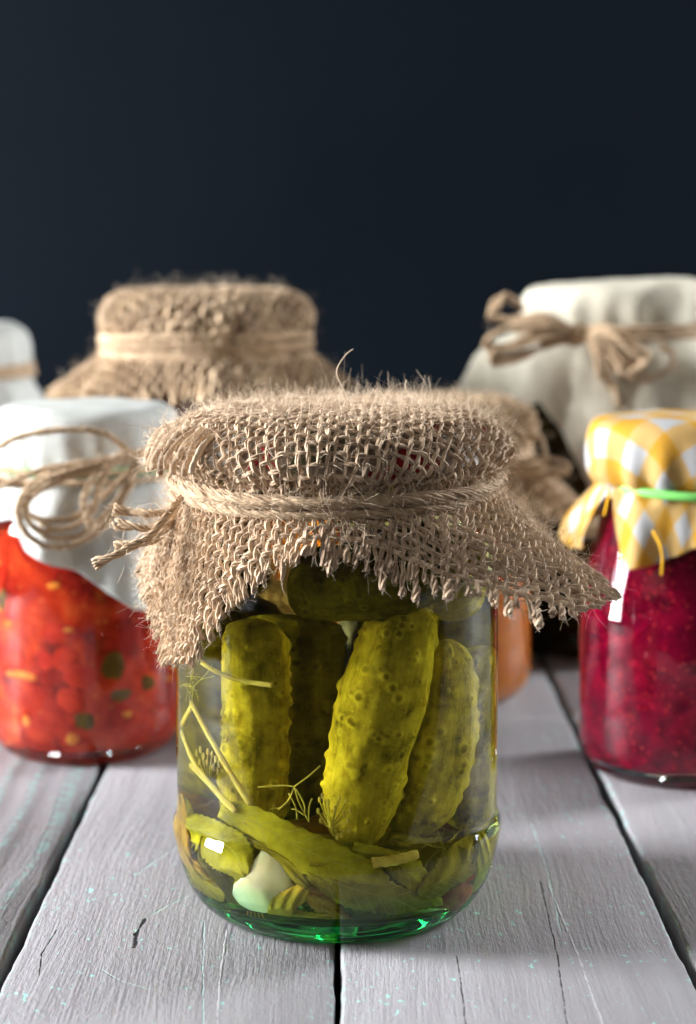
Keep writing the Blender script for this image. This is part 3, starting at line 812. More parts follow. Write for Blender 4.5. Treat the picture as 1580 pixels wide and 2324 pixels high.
# darker leaves heaped on the jar floor behind the front ones
def floor_leaf(c, az, ln, wd, lean, label, mat, seed):
    n, m = 26, 9; t = np.linspace(0, 1, n); s_ = np.linspace(-1, 1, m)
    wdt = wd*np.sin(np.pi*np.clip(t*0.95+0.03, 0, 1))**0.5*(1 + 0.12*(2*np.abs(((t*13) % 1)-0.5)-0.5))
    V = np.zeros((n, m, 3)); A_ = np.zeros((n, m, 3))
    for j in range(m):
        y_ = wdt*s_[j]; x_ = (t-0.5)*ln
        z_ = 0.14*np.sin(5*t + seed) + 0.12*np.sin(3*s_[j] + 4*t + seed)
        up = y_*math.cos(lean) - z_*math.sin(lean); ou = y_*math.sin(lean) + z_*math.cos(lean)
        V[:, j] = np.stack([c[0] + x_*math.cos(az) - ou*math.sin(az), c[1] + x_*math.sin(az) + ou*math.cos(az), c[2] + up + 0.1*np.cos(3*t+seed)], -1)
        A_[:, j, 0] = t; A_[:, j, 1] = s_[j]
    rr_ = np.hypot(V[..., 0], V[..., 1]); lim = 3.5 + 0.55*np.clip((V[..., 2]-1.1)/1.0, 0, 1); f_ = np.minimum(1, lim/np.maximum(rr_, 1e-6))
    V[..., 0] *= f_; V[..., 1] *= f_; V = keep_in(V)
    i = np.arange(n-1)[:, None]*m + np.arange(m-1)[None, :]
    mb = MB(); mb.add(V, np.stack([i, i+1, i+1+m, i+m], -1).reshape(-1, 4), A_)
    return tag(mb.build('leaf', M[mat], None, solid=0.03), label, 'leaf', 'pickled leaves at the bottom of the front jar')
floor_leaf((-1.6, -1.9, 1.75), R(12), 4.4, 1.0, 0.25, 'dark leaf standing behind the garlic and the long leaf', 'leaf_dark', 1)
floor_leaf((1.6, -2.0, 1.65), R(-14), 4.2, 0.8, -0.2, 'dark leaf standing behind the olive serrated leaf', 'leaf_dark', 2)
floor_leaf((0.0, -0.4, 1.55), R(4), 6.6, 0.75, 0.3, 'broad dark leaf across the middle of the jar floor', 'leaf_dark', 3)
floor_leaf((-0.4, 2.2, 1.9), R(-6), 6.0, 0.9, 0.2, 'dark leaf against the far side of the jar floor', 'leaf_brown', 4)
floor_leaf((-2.9, 0.2, 1.9), R(80), 4.6, 0.8, 0.2, 'dark leaf along the left inside of the jar floor', 'leaf_dark', 5)
floor_leaf((3.0, 0.2, 1.9), R(98), 4.4, 0.8, 0.1, 'dark leaf along the right inside of the jar floor', 'leaf_dark', 6)

# garlic clove with its cut top
gp = seen([(622, 1914, -3.15), (617, 1945, -3.2), (603, 1985, -3.2), (585, 2025, -3.15), (572, 2068, -3.1)])
n, m = 40, 30
A = spline(gp, n); t = np.linspace(0, 1, n); rad = np.interp(t, [0, 0.03, 0.2, 0.38, 0.6, 0.8, 0.93, 1.0], [0.05, 0.25, 0.30, 0.46, 0.74, 0.80, 0.56, 0.06])
a = np.linspace(0, 2*np.pi, m, endpoint=False)
rr = rad[:, None]*(1 + 0.07*np.cos(3*a + 0.6)[None, :] + 0.06*np.cos(2*a + 5*t[:, None]) - 0.10*np.exp(-((a-4.9-0.5*t[:, None])/0.16)**2) - 0.07*np.exp(-((a-4.2+0.3*t[:, None])/0.12)**2) + 0.03*np.sin(9*a + 14*t[:, None]))
V = A[:, None, :] + np.stack([rr*np.cos(a)*1.12, rr*np.sin(a)*0.45, 0*rr], -1)
i = np.arange(n-1)[:, None]*m + np.arange(m)[None, :]; j = np.arange(n-1)[:, None]*m + (np.arange(m)[None, :]+1) % m
mb = MB(); mb.add(keep_in(V), np.stack([i, i+m, j+m, j], -1).reshape(-1, 4))
mb.f3.append(np.stack([np.zeros(m-2, int), np.arange(1, m-1), np.arange(2, m)], -1)); mb.f3.append(np.stack([np.full(m-2, (n-1)*m), (n-1)*m+np.arange(2, m), (n-1)*m+np.arange(1, m-1)], -1))
go = tag(mb.build('garlic_clove', M['garlic'], None), 'pale peeled garlic clove at the lower left of the jar', 'garlic')
mb = MB()
for k in range(5):
    b = A[-2] + np.array([0.10*(k-2), -0.22, 0.02]); tubes(mb, spline([b, b + [0.02*(k-2), -0.05, -0.12]], 5), 0.02, 5)
mb.build('root_end', M['leaf_brown'], go)

# dill stems, flower heads and sprigs
def stem(pl, rad, label, r=4.0, mat='dill', name='dill_stalk'):
    P = keep_in(spline([in_ring(x, y, r + (q[0] if q else 0)) for x, y, *q in pl], 40), rad + 0.05)
    mb = MB(); tt = np.linspace(0, 1, 40)
    tubes(mb, P, (rad*(1 + 0.06*np.sin(tt*30)))[None], 10)
    return tag(mb.build(name, M[mat], None), label, 'dill')
stem([(412, 1645), (434, 1606), (438, 1604), (500, 1715), (567, 1826)], 0.085, 'thick straw coloured dill stem bent like an elbow at left', 3.95)
stem([(411, 1660), (440, 1730), (490, 1795), (535, 1842)], 0.085, 'pale dill stem running down the left wall of the jar', 4.08)
stem([(458, 1504), (490, 1524), (533, 1541), (575, 1550), (617, 1556)], 0.065, 'yellow dill stem crossing the upright left pickle', 3.85)
stem([(432, 1735), (470, 1775), (515, 1825), (560, 1868)], 0.075, 'brownish dill stem just above the long leaf', 3.9)
stem([(845, 1962), (895, 1957), (948, 1943)], 0.13, 'short cut stem lying on the olive leaf', 3.95)
def umbel(c, rays, label, r, seeds):
    root = in_ring(c[0], c[1], r)
    o = thing('dill_umbel', root, label, 'dill')
    mbs = MB(); mbd = MB()
    for (x, y) in rays:
        e = in_ring(x, y, r + random.uniform(-0.35, 0.05)) - root
        mid = e*0.5 + np.array([0, 0.08, -0.06])
        tubes(mbs, spline([np.zeros(3), mid, e], 8), 0.018, 5)
        blob(mbd, e, (0.05, 0.05, 0.10)*np.array(seeds), 8, 6, 0.1)
    stuff(mbs.build('rays', M['dill_thin'], o)); stuff(mbd.build('seeds', M['dill'], o))
umbel((474, 1772), [(446, 1708), (455, 1700), (462, 1716), (472, 1706), (482, 1712), (490, 1722), (497, 1735), (452, 1728), (484, 1742), (470, 1730), (495, 1752)], 'seeded dill flower head between the stems at left', 3.9, 1.0)
umbel((751, 1878), [(725, 1815), (732, 1805), (745, 1820), (770, 1812), (785, 1818), (795, 1838), (790, 1862), (792, 1885), (775, 1895), (760, 1835), (722, 1840), (728, 1862), (780, 1848), (765, 1900)], 'spreading dill flower head in front of the middle pickle foot', 3.95, 0.8)
so = thing('dill_sprig', in_ring(668, 1785, 3.9), 'thin feathery dill sprig between the left and middle pickles', 'dill')
so_l = np.array(so.location)/CM
for pl in ([(727, 1738), (700, 1762), (668, 1785)], [(668, 1785), (640, 1783), (585, 1786)], [(668, 1785), (655, 1815), (632, 1838)], [(668, 1785), (678, 1820), (700, 1862)], [(672, 1790), (690, 1825), (692, 1850)], [(655, 1800), (670, 1830), (675, 1858)], [(700, 1865), (702, 1830), (708, 1812)], [(690, 1850), (672, 1838), (662, 1836)]):
    P = spline([in_ring(x, y, 3.9) - so_l for x, y in pl], 14); mb = MB(); tubes(mb, P, 0.022, 6); mb.build('frond', M['dill_thin'], so)
# more feathery dill and sediment
g = np.random.default_rng(77)
for (cx_, cy_, rr_, nfr, lab) in ((440, 1560, 3.95, 16, 'wispy dill frond down the upper left wall of the jar'), (1010, 1935, 3.7, 14, 'wispy dill frond below the stubby pickle'), (610, 1880, 3.6, 14, 'wispy dill frond above the garlic clove')):
    base = in_ring(cx_, cy_, rr_); o = thing('dill_sprig', base, lab, 'dill')
    mb = MB()
    for k in range(nfr):
        e = in_ring(cx_ + g.normal()*26, cy_ + g.uniform(-55, 60), rr_ - abs(g.normal())*0.15) - base
        tubes(mb, spline([np.zeros(3), e*0.5 + g.normal(size=3)*0.12, e], 10), 0.013, 4)
    stuff(mb.build('fronds', M['dill_thin'], o))
mb = MB()
for k in range(70):
    a_ = g.uniform(0, 6.28); q_ = 3.1*math.sqrt(g.random())
    blob(mb, (q_*math.cos(a_), q_*math.sin(a_), 0.90 + 0.20*g.random()), (0.05, 0.05, 0.03)*np.array(g.uniform(0.5, 1.6)), 6, 5, 0.2)
tag(stuff(mb.build('sediment', M['dill'], None)), 'seeds and sediment lying on the floor of the pickle jar')
mb = MB(); blob(mb, in_ring(1035, 2025, 3.55), (0.62, 0.45, 0.38), 24, 16, 0.18)
tag(mb.build('pepper_piece', M['pepper'], None), 'reddish brown pepper piece at the lower right of the jar', 'pepper')

# burlap tied over the lid
BP = [(0, 13.72), (2.0, 13.70), (3.2, 13.65), (3.9, 13.52), (4.35, 13.28), (4.64, 12.98), (4.76, 12.68), (4.68, 12.42), (4.52, 12.24), (4.36, 12.12), (4.28, 11.86), (4.30, 11.60)]
D0 = Drape(BP, [(0, 40), (60, 35), (120, 35), (180, 26), (205, 20), (230, 16), (260, 18), (290, 20), (315, 42), (335, 52)],
           [(0, 45), (60, 40), (120, 40), (180, 22), (205, 10), (225, 2), (245, 8), (262, 22), (285, 30), (305, 52), (322, 60), (340, 56)],
           [(7, 0.4, 1.0), (11, 2.0, 0.6)], 0.05, JAR_OUT, rot=R(-2), swirl=[(0, 6), (120, 0), (210, -2), (225, -5), (240, -4), (270, 0), (300, 6), (318, 10), (340, 9)], pleat=(0.05, 26), gap=0.10)
cov = thing('burlap_cover', (0, 0, 0), 'frayed open weave burlap square over the lid of the front pickle jar', 'burlap')
burlap(D0, 8.70, 7.55, 0.266, 0.070, cov, M['jute'], 26000, 0.0040, (0.08, 0.70), 0.085, 21, off=(0.0, 0.12), sides=5, plies=3, cut=15.3)
# frayed fold sticking out at the left of the lid
mb = MB(); pts = []; g = np.random.default_rng(5)
for k in range(17):
    a = R(176 + k*3.0 + g.normal()*1.0)
    p0 = np.array([4.45*math.cos(a), 4.45*math.sin(a), 13.35]); p1 = np.array([4.95*math.cos(a), 4.95*math.sin(a), 13.05 + g.normal()*0.05])
    p2 = np.array([5.28*math.cos(a), 5.28*math.sin(a), 12.55 + g.normal()*0.12]); p3 = p2 + np.array([-0.03, -0.02, -0.22 + g.normal()*0.08])
    P = spline([p0, p1, p2, p3], 22); tubes(mb, P, (0.085*(1 + 0.2*snoise(np.linspace(0, 6, 22), k, 2)))[None], 6); pts.append(P)
mb.build('frayed_fold', M['jute'], cov)
P = np.concatenate(pts); kk = g.integers(len(P), size=500)
fuzz(P[kk], unit(P[kk]*[1, 1, 0]), 0.0055, (0.1, 0.8), g, cov, 0.08)
mb = MB()
for pl in ([(792, 905, -1.5), (768, 860, -1.6), (766, 835, -1.6), (785, 805, -1.5), (802, 792, -1.5)], [(700, 895, -2.5), (705, 880, -2.5), (722, 884, -2.5), (735, 900, -2.5)], [(925, 890, -2), (920, 876, -2), (922, 862, -2)], [(850, 893, -2), (856, 882, -2), (866, 884, -2)]):
    tubes(mb, spline([at(*p) for p in pl], 26), 0.016, 5)
stuff(mb.build('stray_threads', M['jute_fibre'], cov))

tw0 = thing('twine_tie', (0, 0, 11.8), 'jute twine wound round the neck of the front pickle jar', 'twine')
for k, (r_, z_, tl) in enumerate([(4.50, 0.10, (0.03, 0.16)), (4.53, -0.14, (-0.02, 0.05)), (4.55, -0.36, (0.05, 0.02)), (4.62, -0.02, (0.02, 0.12))]):
    twine_part('winding', ring_path(r_, z_, 60, tl, seed=40+k, wob=0.08), tw0, 0.13, fuzz_n=900, seed=60+k, fray=False, n=400, plies=8, twist=1.9, sides=4)
def loc(pl, org):
    return [at(*p) - np.asarray(org, float) for p in pl]
for k, pl in enumerate([[(425, 1118, -1.6), (395, 1150, -2.4), (345, 1212, -2.8), (300, 1240, -3.0), (255, 1262, -3.2), (212, 1280, -3.2)],
                        [(425, 1125, -1.2), (390, 1180, -1.8), (350, 1225, -2.0), (300, 1235, -2.0), (262, 1245, -2.0)],
                        [(420, 1120, -0.8), (385, 1160, -1.0), (330, 1165, -1.0), (285, 1160, -0.8), (258, 1155, -0.8)],
                        [(420, 1128, -0.9), (385, 1185, -1.2), (340, 1200, -1.2), (300, 1195, -1.2), (262, 1190, -1.0)]]):
    twine_part('tail', loc(pl, (0, 0, 11.8)), tw0, 0.11, fuzz_n=120, seed=80+k, plies=6, twist=1.3, sides=5)

# ================================================================== OTHER JARS
def jar_set(pos, name, label, out, inn, lid, food, food_name, food_label, food_cat, tall, group=None):
    j = thing(name, (*pos, 0), label, 'jar', group)
    lathe_obj('glass', closed(out, 110), M['glass_plain'], j, 112)
    r, z0, z1 = lid
    lathe_obj('lid', [(0, z1), (r-0.12, z1), (r, z1-0.12), (r, z0+0.1), (r+0.04, z0), (r-0.1, z0), (r-0.12, z1-0.2), (0, z1-0.2)], M['lid_plain'], j, 80)
    f = lathe_obj(food_name, closed(inn, 80), M[food], None, 96)
    f.location = Vector((*pos, 0))*CM
    tag(f, food_label, food_cat)
    return j, f

def sheet(D, Lt, parent, mat, na=220, nr=90, name='cloth', solid=0.07):
    th = np.linspace(0, 2*np.pi, na, endpoint=False)
    L = D.tab(Lt, th)
    s = np.concatenate([np.linspace(0.02, 1, 40)*0.9*D.sn])
    t = np.linspace(0, 1, nr-40)[1:]
    S = np.concatenate([np.broadcast_to(s[:, None], (40, na)), 0.9*D.sn + t[:, None]*(0.1*D.sn + L)[None, :]])
    # D adds its own rotation: pass cloth coordinates turned back by it
    u, v = S*np.cos(th - D.rot)[None, :], S*np.sin(th - D.rot)[None, :]
    V = D(u, v)
    m = len(S)
    i = np.arange(m-1)[:, None]*na + np.arange(na)[None, :]; j = np.arange(m-1)[:, None]*na + (np.arange(na)[None, :]+1) % na
    mb = MB(); mb.add(V, np.stack([i, i+na, j+na, j], -1).reshape(-1, 4), np.stack([u, v, 0*u], -1))
    mb.f3.append(np.stack([np.zeros(na-2, int), np.arange(1, na-1), np.arange(2, na)], -1))
    return mb.build(name, mat, parent, solid=solid)

# ---- tomato relish at left
RP = (-9.35, 16.2)
r_out = [(0, 0.3), (2.0, 0.18), (2.6, 0.0), (2.9, 0.03), (3.25, 0.35), (3.45, 0.9), (3.52, 1.5), (3.52, 4.0), (3.52, 7.6), (3.45, 8.4), (3.15, 9.2), (2.95, 9.6), (2.9, 10.2), (2.9, 11.6)]
r_in = [(0, 0.62), (2.2, 0.52), (2.8, 0.6), (3.15, 1.0), (3.27, 1.6), (3.27, 4.0), (3.27, 7.5), (3.2, 8.2), (2.9, 9.0), (2.72, 9.5), (2.7, 10.8)]
_, relish = jar_set(RP, 'relish_jar', 'jar of red vegetable relish standing at left under white cloth', r_out, r_in, (3.15, 10.6, 12.0), 'relish', 'relish', 'chunky red tomato relish filling the left jar', 'relish', 12)
g = np.random.default_rng(3)
def chunk(kind, mat, a, z, sz):
    mb = MB(); r = 3.24; blob(mb, (r*math.cos(a), r*math.sin(a), z), sz, 12, 8, 0.2, rot=np.array([[math.cos(a), -math.sin(a), 0], [math.sin(a), math.cos(a), 0], [0, 0, 1]]))
    mb.build(kind, M[mat], relish)
chunk('carrot_shred', 'carrot', R(-125), 3.15, (0.10, 0.62, 0.14))
for k in range(40):
    a = R(g.uniform(-185, -10)); z = g.uniform(1.0, 8.0); u_ = g.random()
    if u_ < 0.40: chunk('carrot_bit', 'carrot', a, z, (0.09, g.uniform(0.10, 0.34), g.uniform(0.08, 0.20)))
    elif u_ < 0.6: chunk('green_pepper_bit', 'green_pepper', a, z, (0.09, g.uniform(0.22, 0.5), g.uniform(0.25, 0.6)))
    elif u_ < 0.8: chunk('tomato_chunk', 'tomato', a, z, (0.06, g.uniform(0.3, 0.75), g.uniform(0.4, 0.9)))
DR = Drape([(0, 12.62), (2.4, 12.58), (3.0, 12.46), (3.27, 12.2), (3.36, 11.7), (3.36, 11.0), (3.28, 10.4), (3.22, 10.15)],
           [(0, 22), (90, 25), (180, 25), (270, 22)], [(0, 12), (90, 15), (180, 20), (230, 25), (270, 14), (315, 8)], [(6, 0.3, 1.0), (11, 1.9, 0.7), (17, 0.5, 0.3)], 0.07, r_out, pleat=(0.035, 19), gap=0.12, seed=4)
clo = thing('white_cloth_cover', (*RP, 0), 'white cotton cloth over the lid of the red relish jar at left', 'cloth')
sheet(DR, [(0, 3.0), (60, 2.2), (120, 2.0), (180, 2.4), (215, 1.9), (235, 1.5), (248, 2.6), (275, 3.3), (300, 4.6), (318, 4.9), (335, 3.8)], clo, M['white_cloth'])
bnd = lathe_obj('rubber_band', [(3.34, 10.5), (3.42, 10.46), (3.42, 10.26), (3.34, 10.22), (3.30, 10.36), (3.34, 10.5)], M['band'], None, 96)
bnd.location = Vector((*RP, 0))*CM
tag(bnd, 'green rubber band round the white cloth of the left relish jar', 'rubber band')
twr = thing('twine_bow', (*RP, 10.2), 'loose curled twine bow on the white cloth of the left relish jar', 'twine')
org = (*RP, 10.2)
yf = RP[1] - 3.9
for k in range(2):
    twine_part('winding', ring_path(3.52 + 0.05*k, 0.25 - 0.3*k, 50, (0, 0.05), seed=90+k), twr, 0.10, seed=100+k, fray=False, sides=5)
bow = [[(300, 1030, yf), (240, 985, yf-.5), (160, 975, yf-.9), (70, 985, yf-1), (0, 1012, yf-.9), (-40, 1060, yf-.5), (20, 1100, yf-.4), (120, 1090, yf-.2), (230, 1050, yf)],
       [(310, 1040, yf), (220, 1045, yf-.6), (120, 1070, yf-1.1), (60, 1110, yf-1.3), (40, 1160, yf-1.4), (60, 1210, yf-1.4), (110, 1240, yf-1.3), (180, 1232, yf-1), (250, 1180, yf-.6), (300, 1090, yf-.2)],
       [(315, 1038, yf), (240, 1055, yf-.7), (150, 1085, yf-1), (75, 1125, yf-1.1), (60, 1160, yf-1.1), (100, 1180, yf-1.1), (170, 1172, yf-1), (240, 1120, yf-.6), (310, 1060, yf-.1)],
       [(330, 1025, yf+.3), (270, 1035, yf-.4), (215, 1080, yf-1), (190, 1130, yf-1.2), (196, 1170, yf-1.2), (212, 1200, yf-1.2)],
       [(320, 1035, yf), (230, 1050, yf-.8), (140, 1075, yf-1.2), (85, 1100, yf-1.3), (50, 1150, yf-1.4), (75, 1195, yf-1.4), (125, 1222, yf-1.3), (200, 1205, yf-1), (270, 1130, yf-.4), (315, 1050, yf)],
       [(340, 1022, yf+.3), (260, 1050, yf-.5), (225, 1110, yf-.9), (210, 1160, yf-1.0), (150, 1200, yf-1.2), (90, 1195, yf-1.2)],
       [(360, 1020, yf+.6), (280, 1045, yf-.2), (120, 1060, yf-.6), (20, 1095, yf-.5), (-50, 1130, yf-.2)]]
for k, pl in enumerate(bow):
    twine_part('loop' if k < 3 else 'tail', loc(pl, org), twr, 0.115 if k != 3 else 0.14, fuzz_n=60, fuzz_r=0.008, seed=110+k)

# ---- raspberry jam at right
JP = (11.85, 13.1)
j_out = [(0, 0.35), (1.9, 0.25), (2.45, 0.0), (2.8, 0.04), (3.15, 0.38), (3.32, 0.9), (3.36, 1.4), (3.36, 3.0), (3.36, 5.2), (3.28, 6.0), (3.02, 7.2), (2.72, 8.4), (2.55, 9.3), (2.5, 10.0), (2.5, 11.6)]
j_in = [(0, 0.75), (2.2, 0.62), (2.65, 0.62), (2.98, 0.95), (3.10, 1.5), (3.10, 3.0), (3.10, 5.2), (3.03, 5.9), (2.78, 7.1), (2.5, 8.3), (2.35, 9.2), (2.3, 10.8)]
_, jam = jar_set(JP, 'jam_jar', 'jar of dark red seedy jam at right with checked yellow cloth', j_out, j_in, (2.75, 10.3, 12.0), 'jam', 'jam', 'dark crimson seedy jam filling the right jar', 'jam', 12)
mb = MB(); ip = spline(j_in, 80)
for k in range(420):
    a = R(g.uniform(-200, 20)); z = g.uniform(1.3, 8.8); r = float(np.interp(z, ip[:, 1][12:], ip[:, 0][12:])) + 0.01
    blob(mb, (r*math.cos(a), r*math.sin(a), z), (0.045, 0.045, 0.055)*np.array(g.uniform(0.4, 0.9)), 6, 5, 0.1)
stuff(mb.build('seeds', M['jam_seed'], jam))
DJ = Drape([(0, 12.42), (2.0, 12.40), (2.6, 12.30), (2.92, 12.08), (3.05, 11.7), (3.08, 11.2), (3.04, 10.6), (2.86, 10.22), (2.66, 10.02)],
           [(0, 30), (90, 30), (170, 42), (190, 38), (210, 30), (235, 24), (270, 22)], [(0, 10), (90, 15), (165, 5), (195, 0), (225, 6), (240, 10), (270, 14)], [(5, 0.8, 1.0), (9, 1.2, 0.8), (14, 0.3, 0.5)], 0.10, j_out, rot=R(28), pleat=(0.10, 13), gap=0.10, seed=9)
gcl = thing('gingham_cover', (*JP, 0), 'yellow and white gingham cloth over the lid of the jam jar', 'cloth')
sheet(DJ, [(0, 2.2), (60, 2.4), (120, 1.6), (150, 1.9), (172, 2.7), (186, 2.5), (197, 1.0), (205, 0.35), (214, 0.4), (220, 1.2), (231, 2.7), (240, 2.6), (255, 2.3), (275, 1.9), (300, 1.8), (330, 2.6)], gcl, M['gingham'], na=360, nr=110, solid=0.05)
for pl in ([(1383, 1105, 9.5), (1380, 1135, 9.3), (1372, 1170, 9.3)], [(1482, 1205, 9.3), (1498, 1235, 9.1), (1504, 1265, 9.1), (1502, 1305, 9.2)]):
    mb = MB(); tubes(mb, spline(loc(pl, (*JP, 0)), 20), 0.045, 6); mb.build('loose_thread', M['thread_orange'], gcl)
bj = lathe_obj('rubber_band', [(2.74, 10.14), (2.84, 10.10), (2.86, 9.98), (2.83, 9.86), (2.74, 9.82), (2.70, 9.98), (2.74, 10.14)], M['band'], None, 96)
bj.location = Vector((*JP, 0))*CM; bj.rotation_euler = (R(1.5), R(2), 0)
tag(bj, 'green rubber band holding the gingham cloth on the jam jar', 'rubber band')

# ---- orange puree jar behind the front jar
OP = (3.85, 24.5)
o_out = [(0, 0.3), (2.6, 0.18), (3.1, 0.0), (3.5, 0.1), (3.85, 0.5), (4.0, 1.1), (4.02, 3.0), (4.02, 7.0), (3.9, 8.2), (3.5, 9.2), (3.3, 9.8), (3.3, 11.3)]
o_in = [(0, 0.5), (2.8, 0.4), (3.4, 0.5), (3.72, 0.9), (3.85, 1.4), (3.85, 3.0), (3.85, 7.0), (3.72, 8.1), (3.3, 9.1), (3.1, 9.8), (3.1, 10.4)]
jar_set(OP, 'puree_jar', 'jar of orange puree half hidden behind the front pickle jar', o_out, o_in, (3.7, 10.5, 11.65), 'puree', 'puree', 'smooth orange puree seen at the right edge of the front jar', 'puree', 12)
DO = Drape([(0, 12.0), (2.6, 11.97), (3.4, 11.86), (3.85, 11.6), (4.05, 11.25), (4.05, 10.8), (3.9, 10.5), (3.72, 10.25), (3.66, 10.0)],
           [(0, 38), (90, 30), (180, 30), (270, 30), (320, 38)], [(0, 50), (90, 30), (180, 30), (270, 30), (320, 50), (340, 55)], [(8, 0.4, 1.0), (13, 1.0, 0.5)], 0.06, o_out, rot=R(18), pleat=(0.06, 25), gap=0.12, seed=14)
co_ = thing('burlap_cover', (*OP, 0), 'warm brown burlap over the lid of the orange puree jar', 'burlap')
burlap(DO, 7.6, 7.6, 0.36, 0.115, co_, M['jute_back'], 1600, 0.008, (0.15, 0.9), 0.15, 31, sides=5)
two = thing('twine_bow', (*OP, 10.2), 'twine bow with pointed loops at the right of the orange puree jar', 'twine')
org = (*OP, 10.2)
for k in range(3):
    twine_part('winding', ring_path(3.95 + 0.04*k, 0.25 - 0.25*k, 50, (0, 0.06), seed=140+k), two, 0.11, seed=150+k, fray=False, sides=5)
yo = OP[1] - 2.6
for k, pl in enumerate([[(1150, 1075, yo), (1180, 1010, yo-.5), (1200, 985, yo-.6), (1225, 990, yo-.6), (1238, 1025, yo-.5), (1232, 1060, yo-.3), (1170, 1085, yo)],
                        [(1150, 1080, yo), (1200, 1045, yo-.5), (1250, 1040, yo-.6), (1290, 1055, yo-.6), (1288, 1075, yo-.6), (1240, 1082, yo-.4), (1160, 1090, yo)],
                        [(1150, 1085, yo), (1210, 1085, yo-.5), (1252, 1105, yo-.7), (1258, 1140, yo-.7), (1235, 1165, yo-.7), (1200, 1150, yo-.6), (1165, 1100, yo)],
                        [(1150, 1085, yo), (1185, 1120, yo-.6), (1200, 1160, yo-.7), (1215, 1200, yo-.6)],
                        [(1150, 1082, yo), (1205, 1060, yo-.6), (1270, 1062, yo-.8), (1282, 1070, yo-.8), (1240, 1075, yo-.5), (1160, 1088, yo)]]):
    twine_part('tail' if k == 3 else 'loop', loc(pl, org), two, 0.085, fuzz_n=70, fuzz_r=0.008, seed=160+k)

# ---- tall dark red jar at the back left
BPz = (-5.95, 29.5)
b_out = [(0, 0.3), (3.6, 0.2), (4.2, 0.0), (4.7, 0.15), (5.1, 0.7), (5.2, 1.6), (5.2, 10.0), (5.05, 11.2), (4.6, 12.3), (4.15, 13.0), (4.0, 13.6), (4.0, 15.4)]
b_in = [(0, 0.5), (3.8, 0.4), (4.6, 0.6), (4.95, 1.2), (5.0, 2.0), (5.0, 10.0), (4.85, 11.1), (4.4, 12.2), (3.95, 13.0), (3.8, 14.2)]
jar_set(BPz, 'beetroot_jar', 'tall jar of dark red preserve at the back left', b_out, b_in, (4.25, 14.6, 15.9), 'dark_red', 'beetroot_preserve', 'dark red preserve glimpsed below the back burlap', 'preserve', 16)
DB = Drape([(0, 16.40), (3.0, 16.37), (3.8, 16.25), (4.28, 15.98), (4.48, 15.6), (4.48, 15.1), (4.42, 14.75), (4.36, 14.4), (4.34, 14.05), (4.38, 13.75)],
           [(0, 45), (90, 45), (180, 48), (230, 34), (270, 26), (310, 36)], [(0, 56), (90, 50), (180, 60), (215, 50), (250, 18), (275, 16), (300, 34), (330, 60)], [(8, 0.9, 1.0), (13, 2.0, 0.6)], 0.08, b_out, rot=R(-8), pleat=(0.06, 27), gap=0.12, seed=17)
cb_ = thing('burlap_cover', (*BPz, 0), 'fuzzy burlap over the tall jar at the back left', 'burlap')
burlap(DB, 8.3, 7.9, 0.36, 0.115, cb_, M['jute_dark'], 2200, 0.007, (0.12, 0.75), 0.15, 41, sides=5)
twb = thing('twine_tie', (*BPz, 14.1), 'pale twine wound round the burlap of the tall back left jar', 'twine')
for k in range(4):
    twine_part('winding', ring_path(4.60 + 0.04*(k % 2), 0.40 - 0.24*k, 50, (0.05*(-1)**k, 0.08*(k-1.5)), seed=180+k, wob=0.08), twb, 0.15, seed=190+k, fray=False, sides=5)

# ---- cream linen jar at the back right
LP = (12.75, 34.0)
l_out = [(0, 0.3), (3.6, 0.2), (4.2, 0.0), (4.6, 0.15), (4.95, 0.7), (5.05, 1.6), (5.05, 10.0), (4.9, 11.2), (4.4, 12.4), (4.1, 13.0), (4.05, 13.6), (4.05, 15.4)]
l_in = [(0, 0.5), (3.8, 0.4), (4.5, 0.6), (4.8, 1.2), (4.85, 2.0), (4.85, 10.0), (4.7, 11.1), (4.2, 12.3), (3.85, 13.0), (3.85, 14.2)]
jar_set(LP, 'olive_jar', 'dark olive filled jar at the back right under cream linen', l_out, l_in, (4.1, 14.6, 16.2), 'olive', 'olive_preserve', 'dark olive preserve in the back right jar', 'preserve', 16)
DL = Drape([(0, 16.9), (3.0, 16.87), (3.8, 16.75), (4.15, 16.45), (4.25, 15.9), (4.22, 15.3), (4.15, 14.9), (4.12, 14.55)],
           [(0, 55), (90, 50), (180, 80), (205, 76), (225, 55), (240, 40), (270, 45), (320, 50)], [(0, 25), (90, 20), (180, 26), (215, 14), (240, -5), (255, 2), (275, 10), (300, 8)], [(5, 0.2, 1.0), (8, 2.4, 0.9), (13, 0.6, 0.5)], 0.10, l_out, pleat=(0.07, 17), gap=0.12, tilt=(0.055, 0.0), seed=23)
cl_ = thing('linen_cover', (*LP, 0), 'cream linen cloth over the lid of the back right jar', 'cloth')
sheet(DL, [(0, 6.0), (60, 5.5), (120, 4.5), (170, 6.0), (200, 6.0), (216, 4.6), (228, 3.4), (238, 5.0), (250, 7.0), (265, 7.6), (290, 7.4), (330, 7.0)], cl_, M['linen'], na=300, nr=110)
twl = thing('twine_bow', (*LP, 14.7), 'big twine bow tied in front of the cream linen cover', 'twine')
org = (*LP, 14.7); yl = LP[1] - 4.6
for k in range(3):
    twine_part('winding', ring_path(4.42 + 0.04*k, 0.22 - 0.24*k, 50, (0.06, 0.02), seed=200+k), twl, 0.12, seed=210+k, fray=False, sides=5)
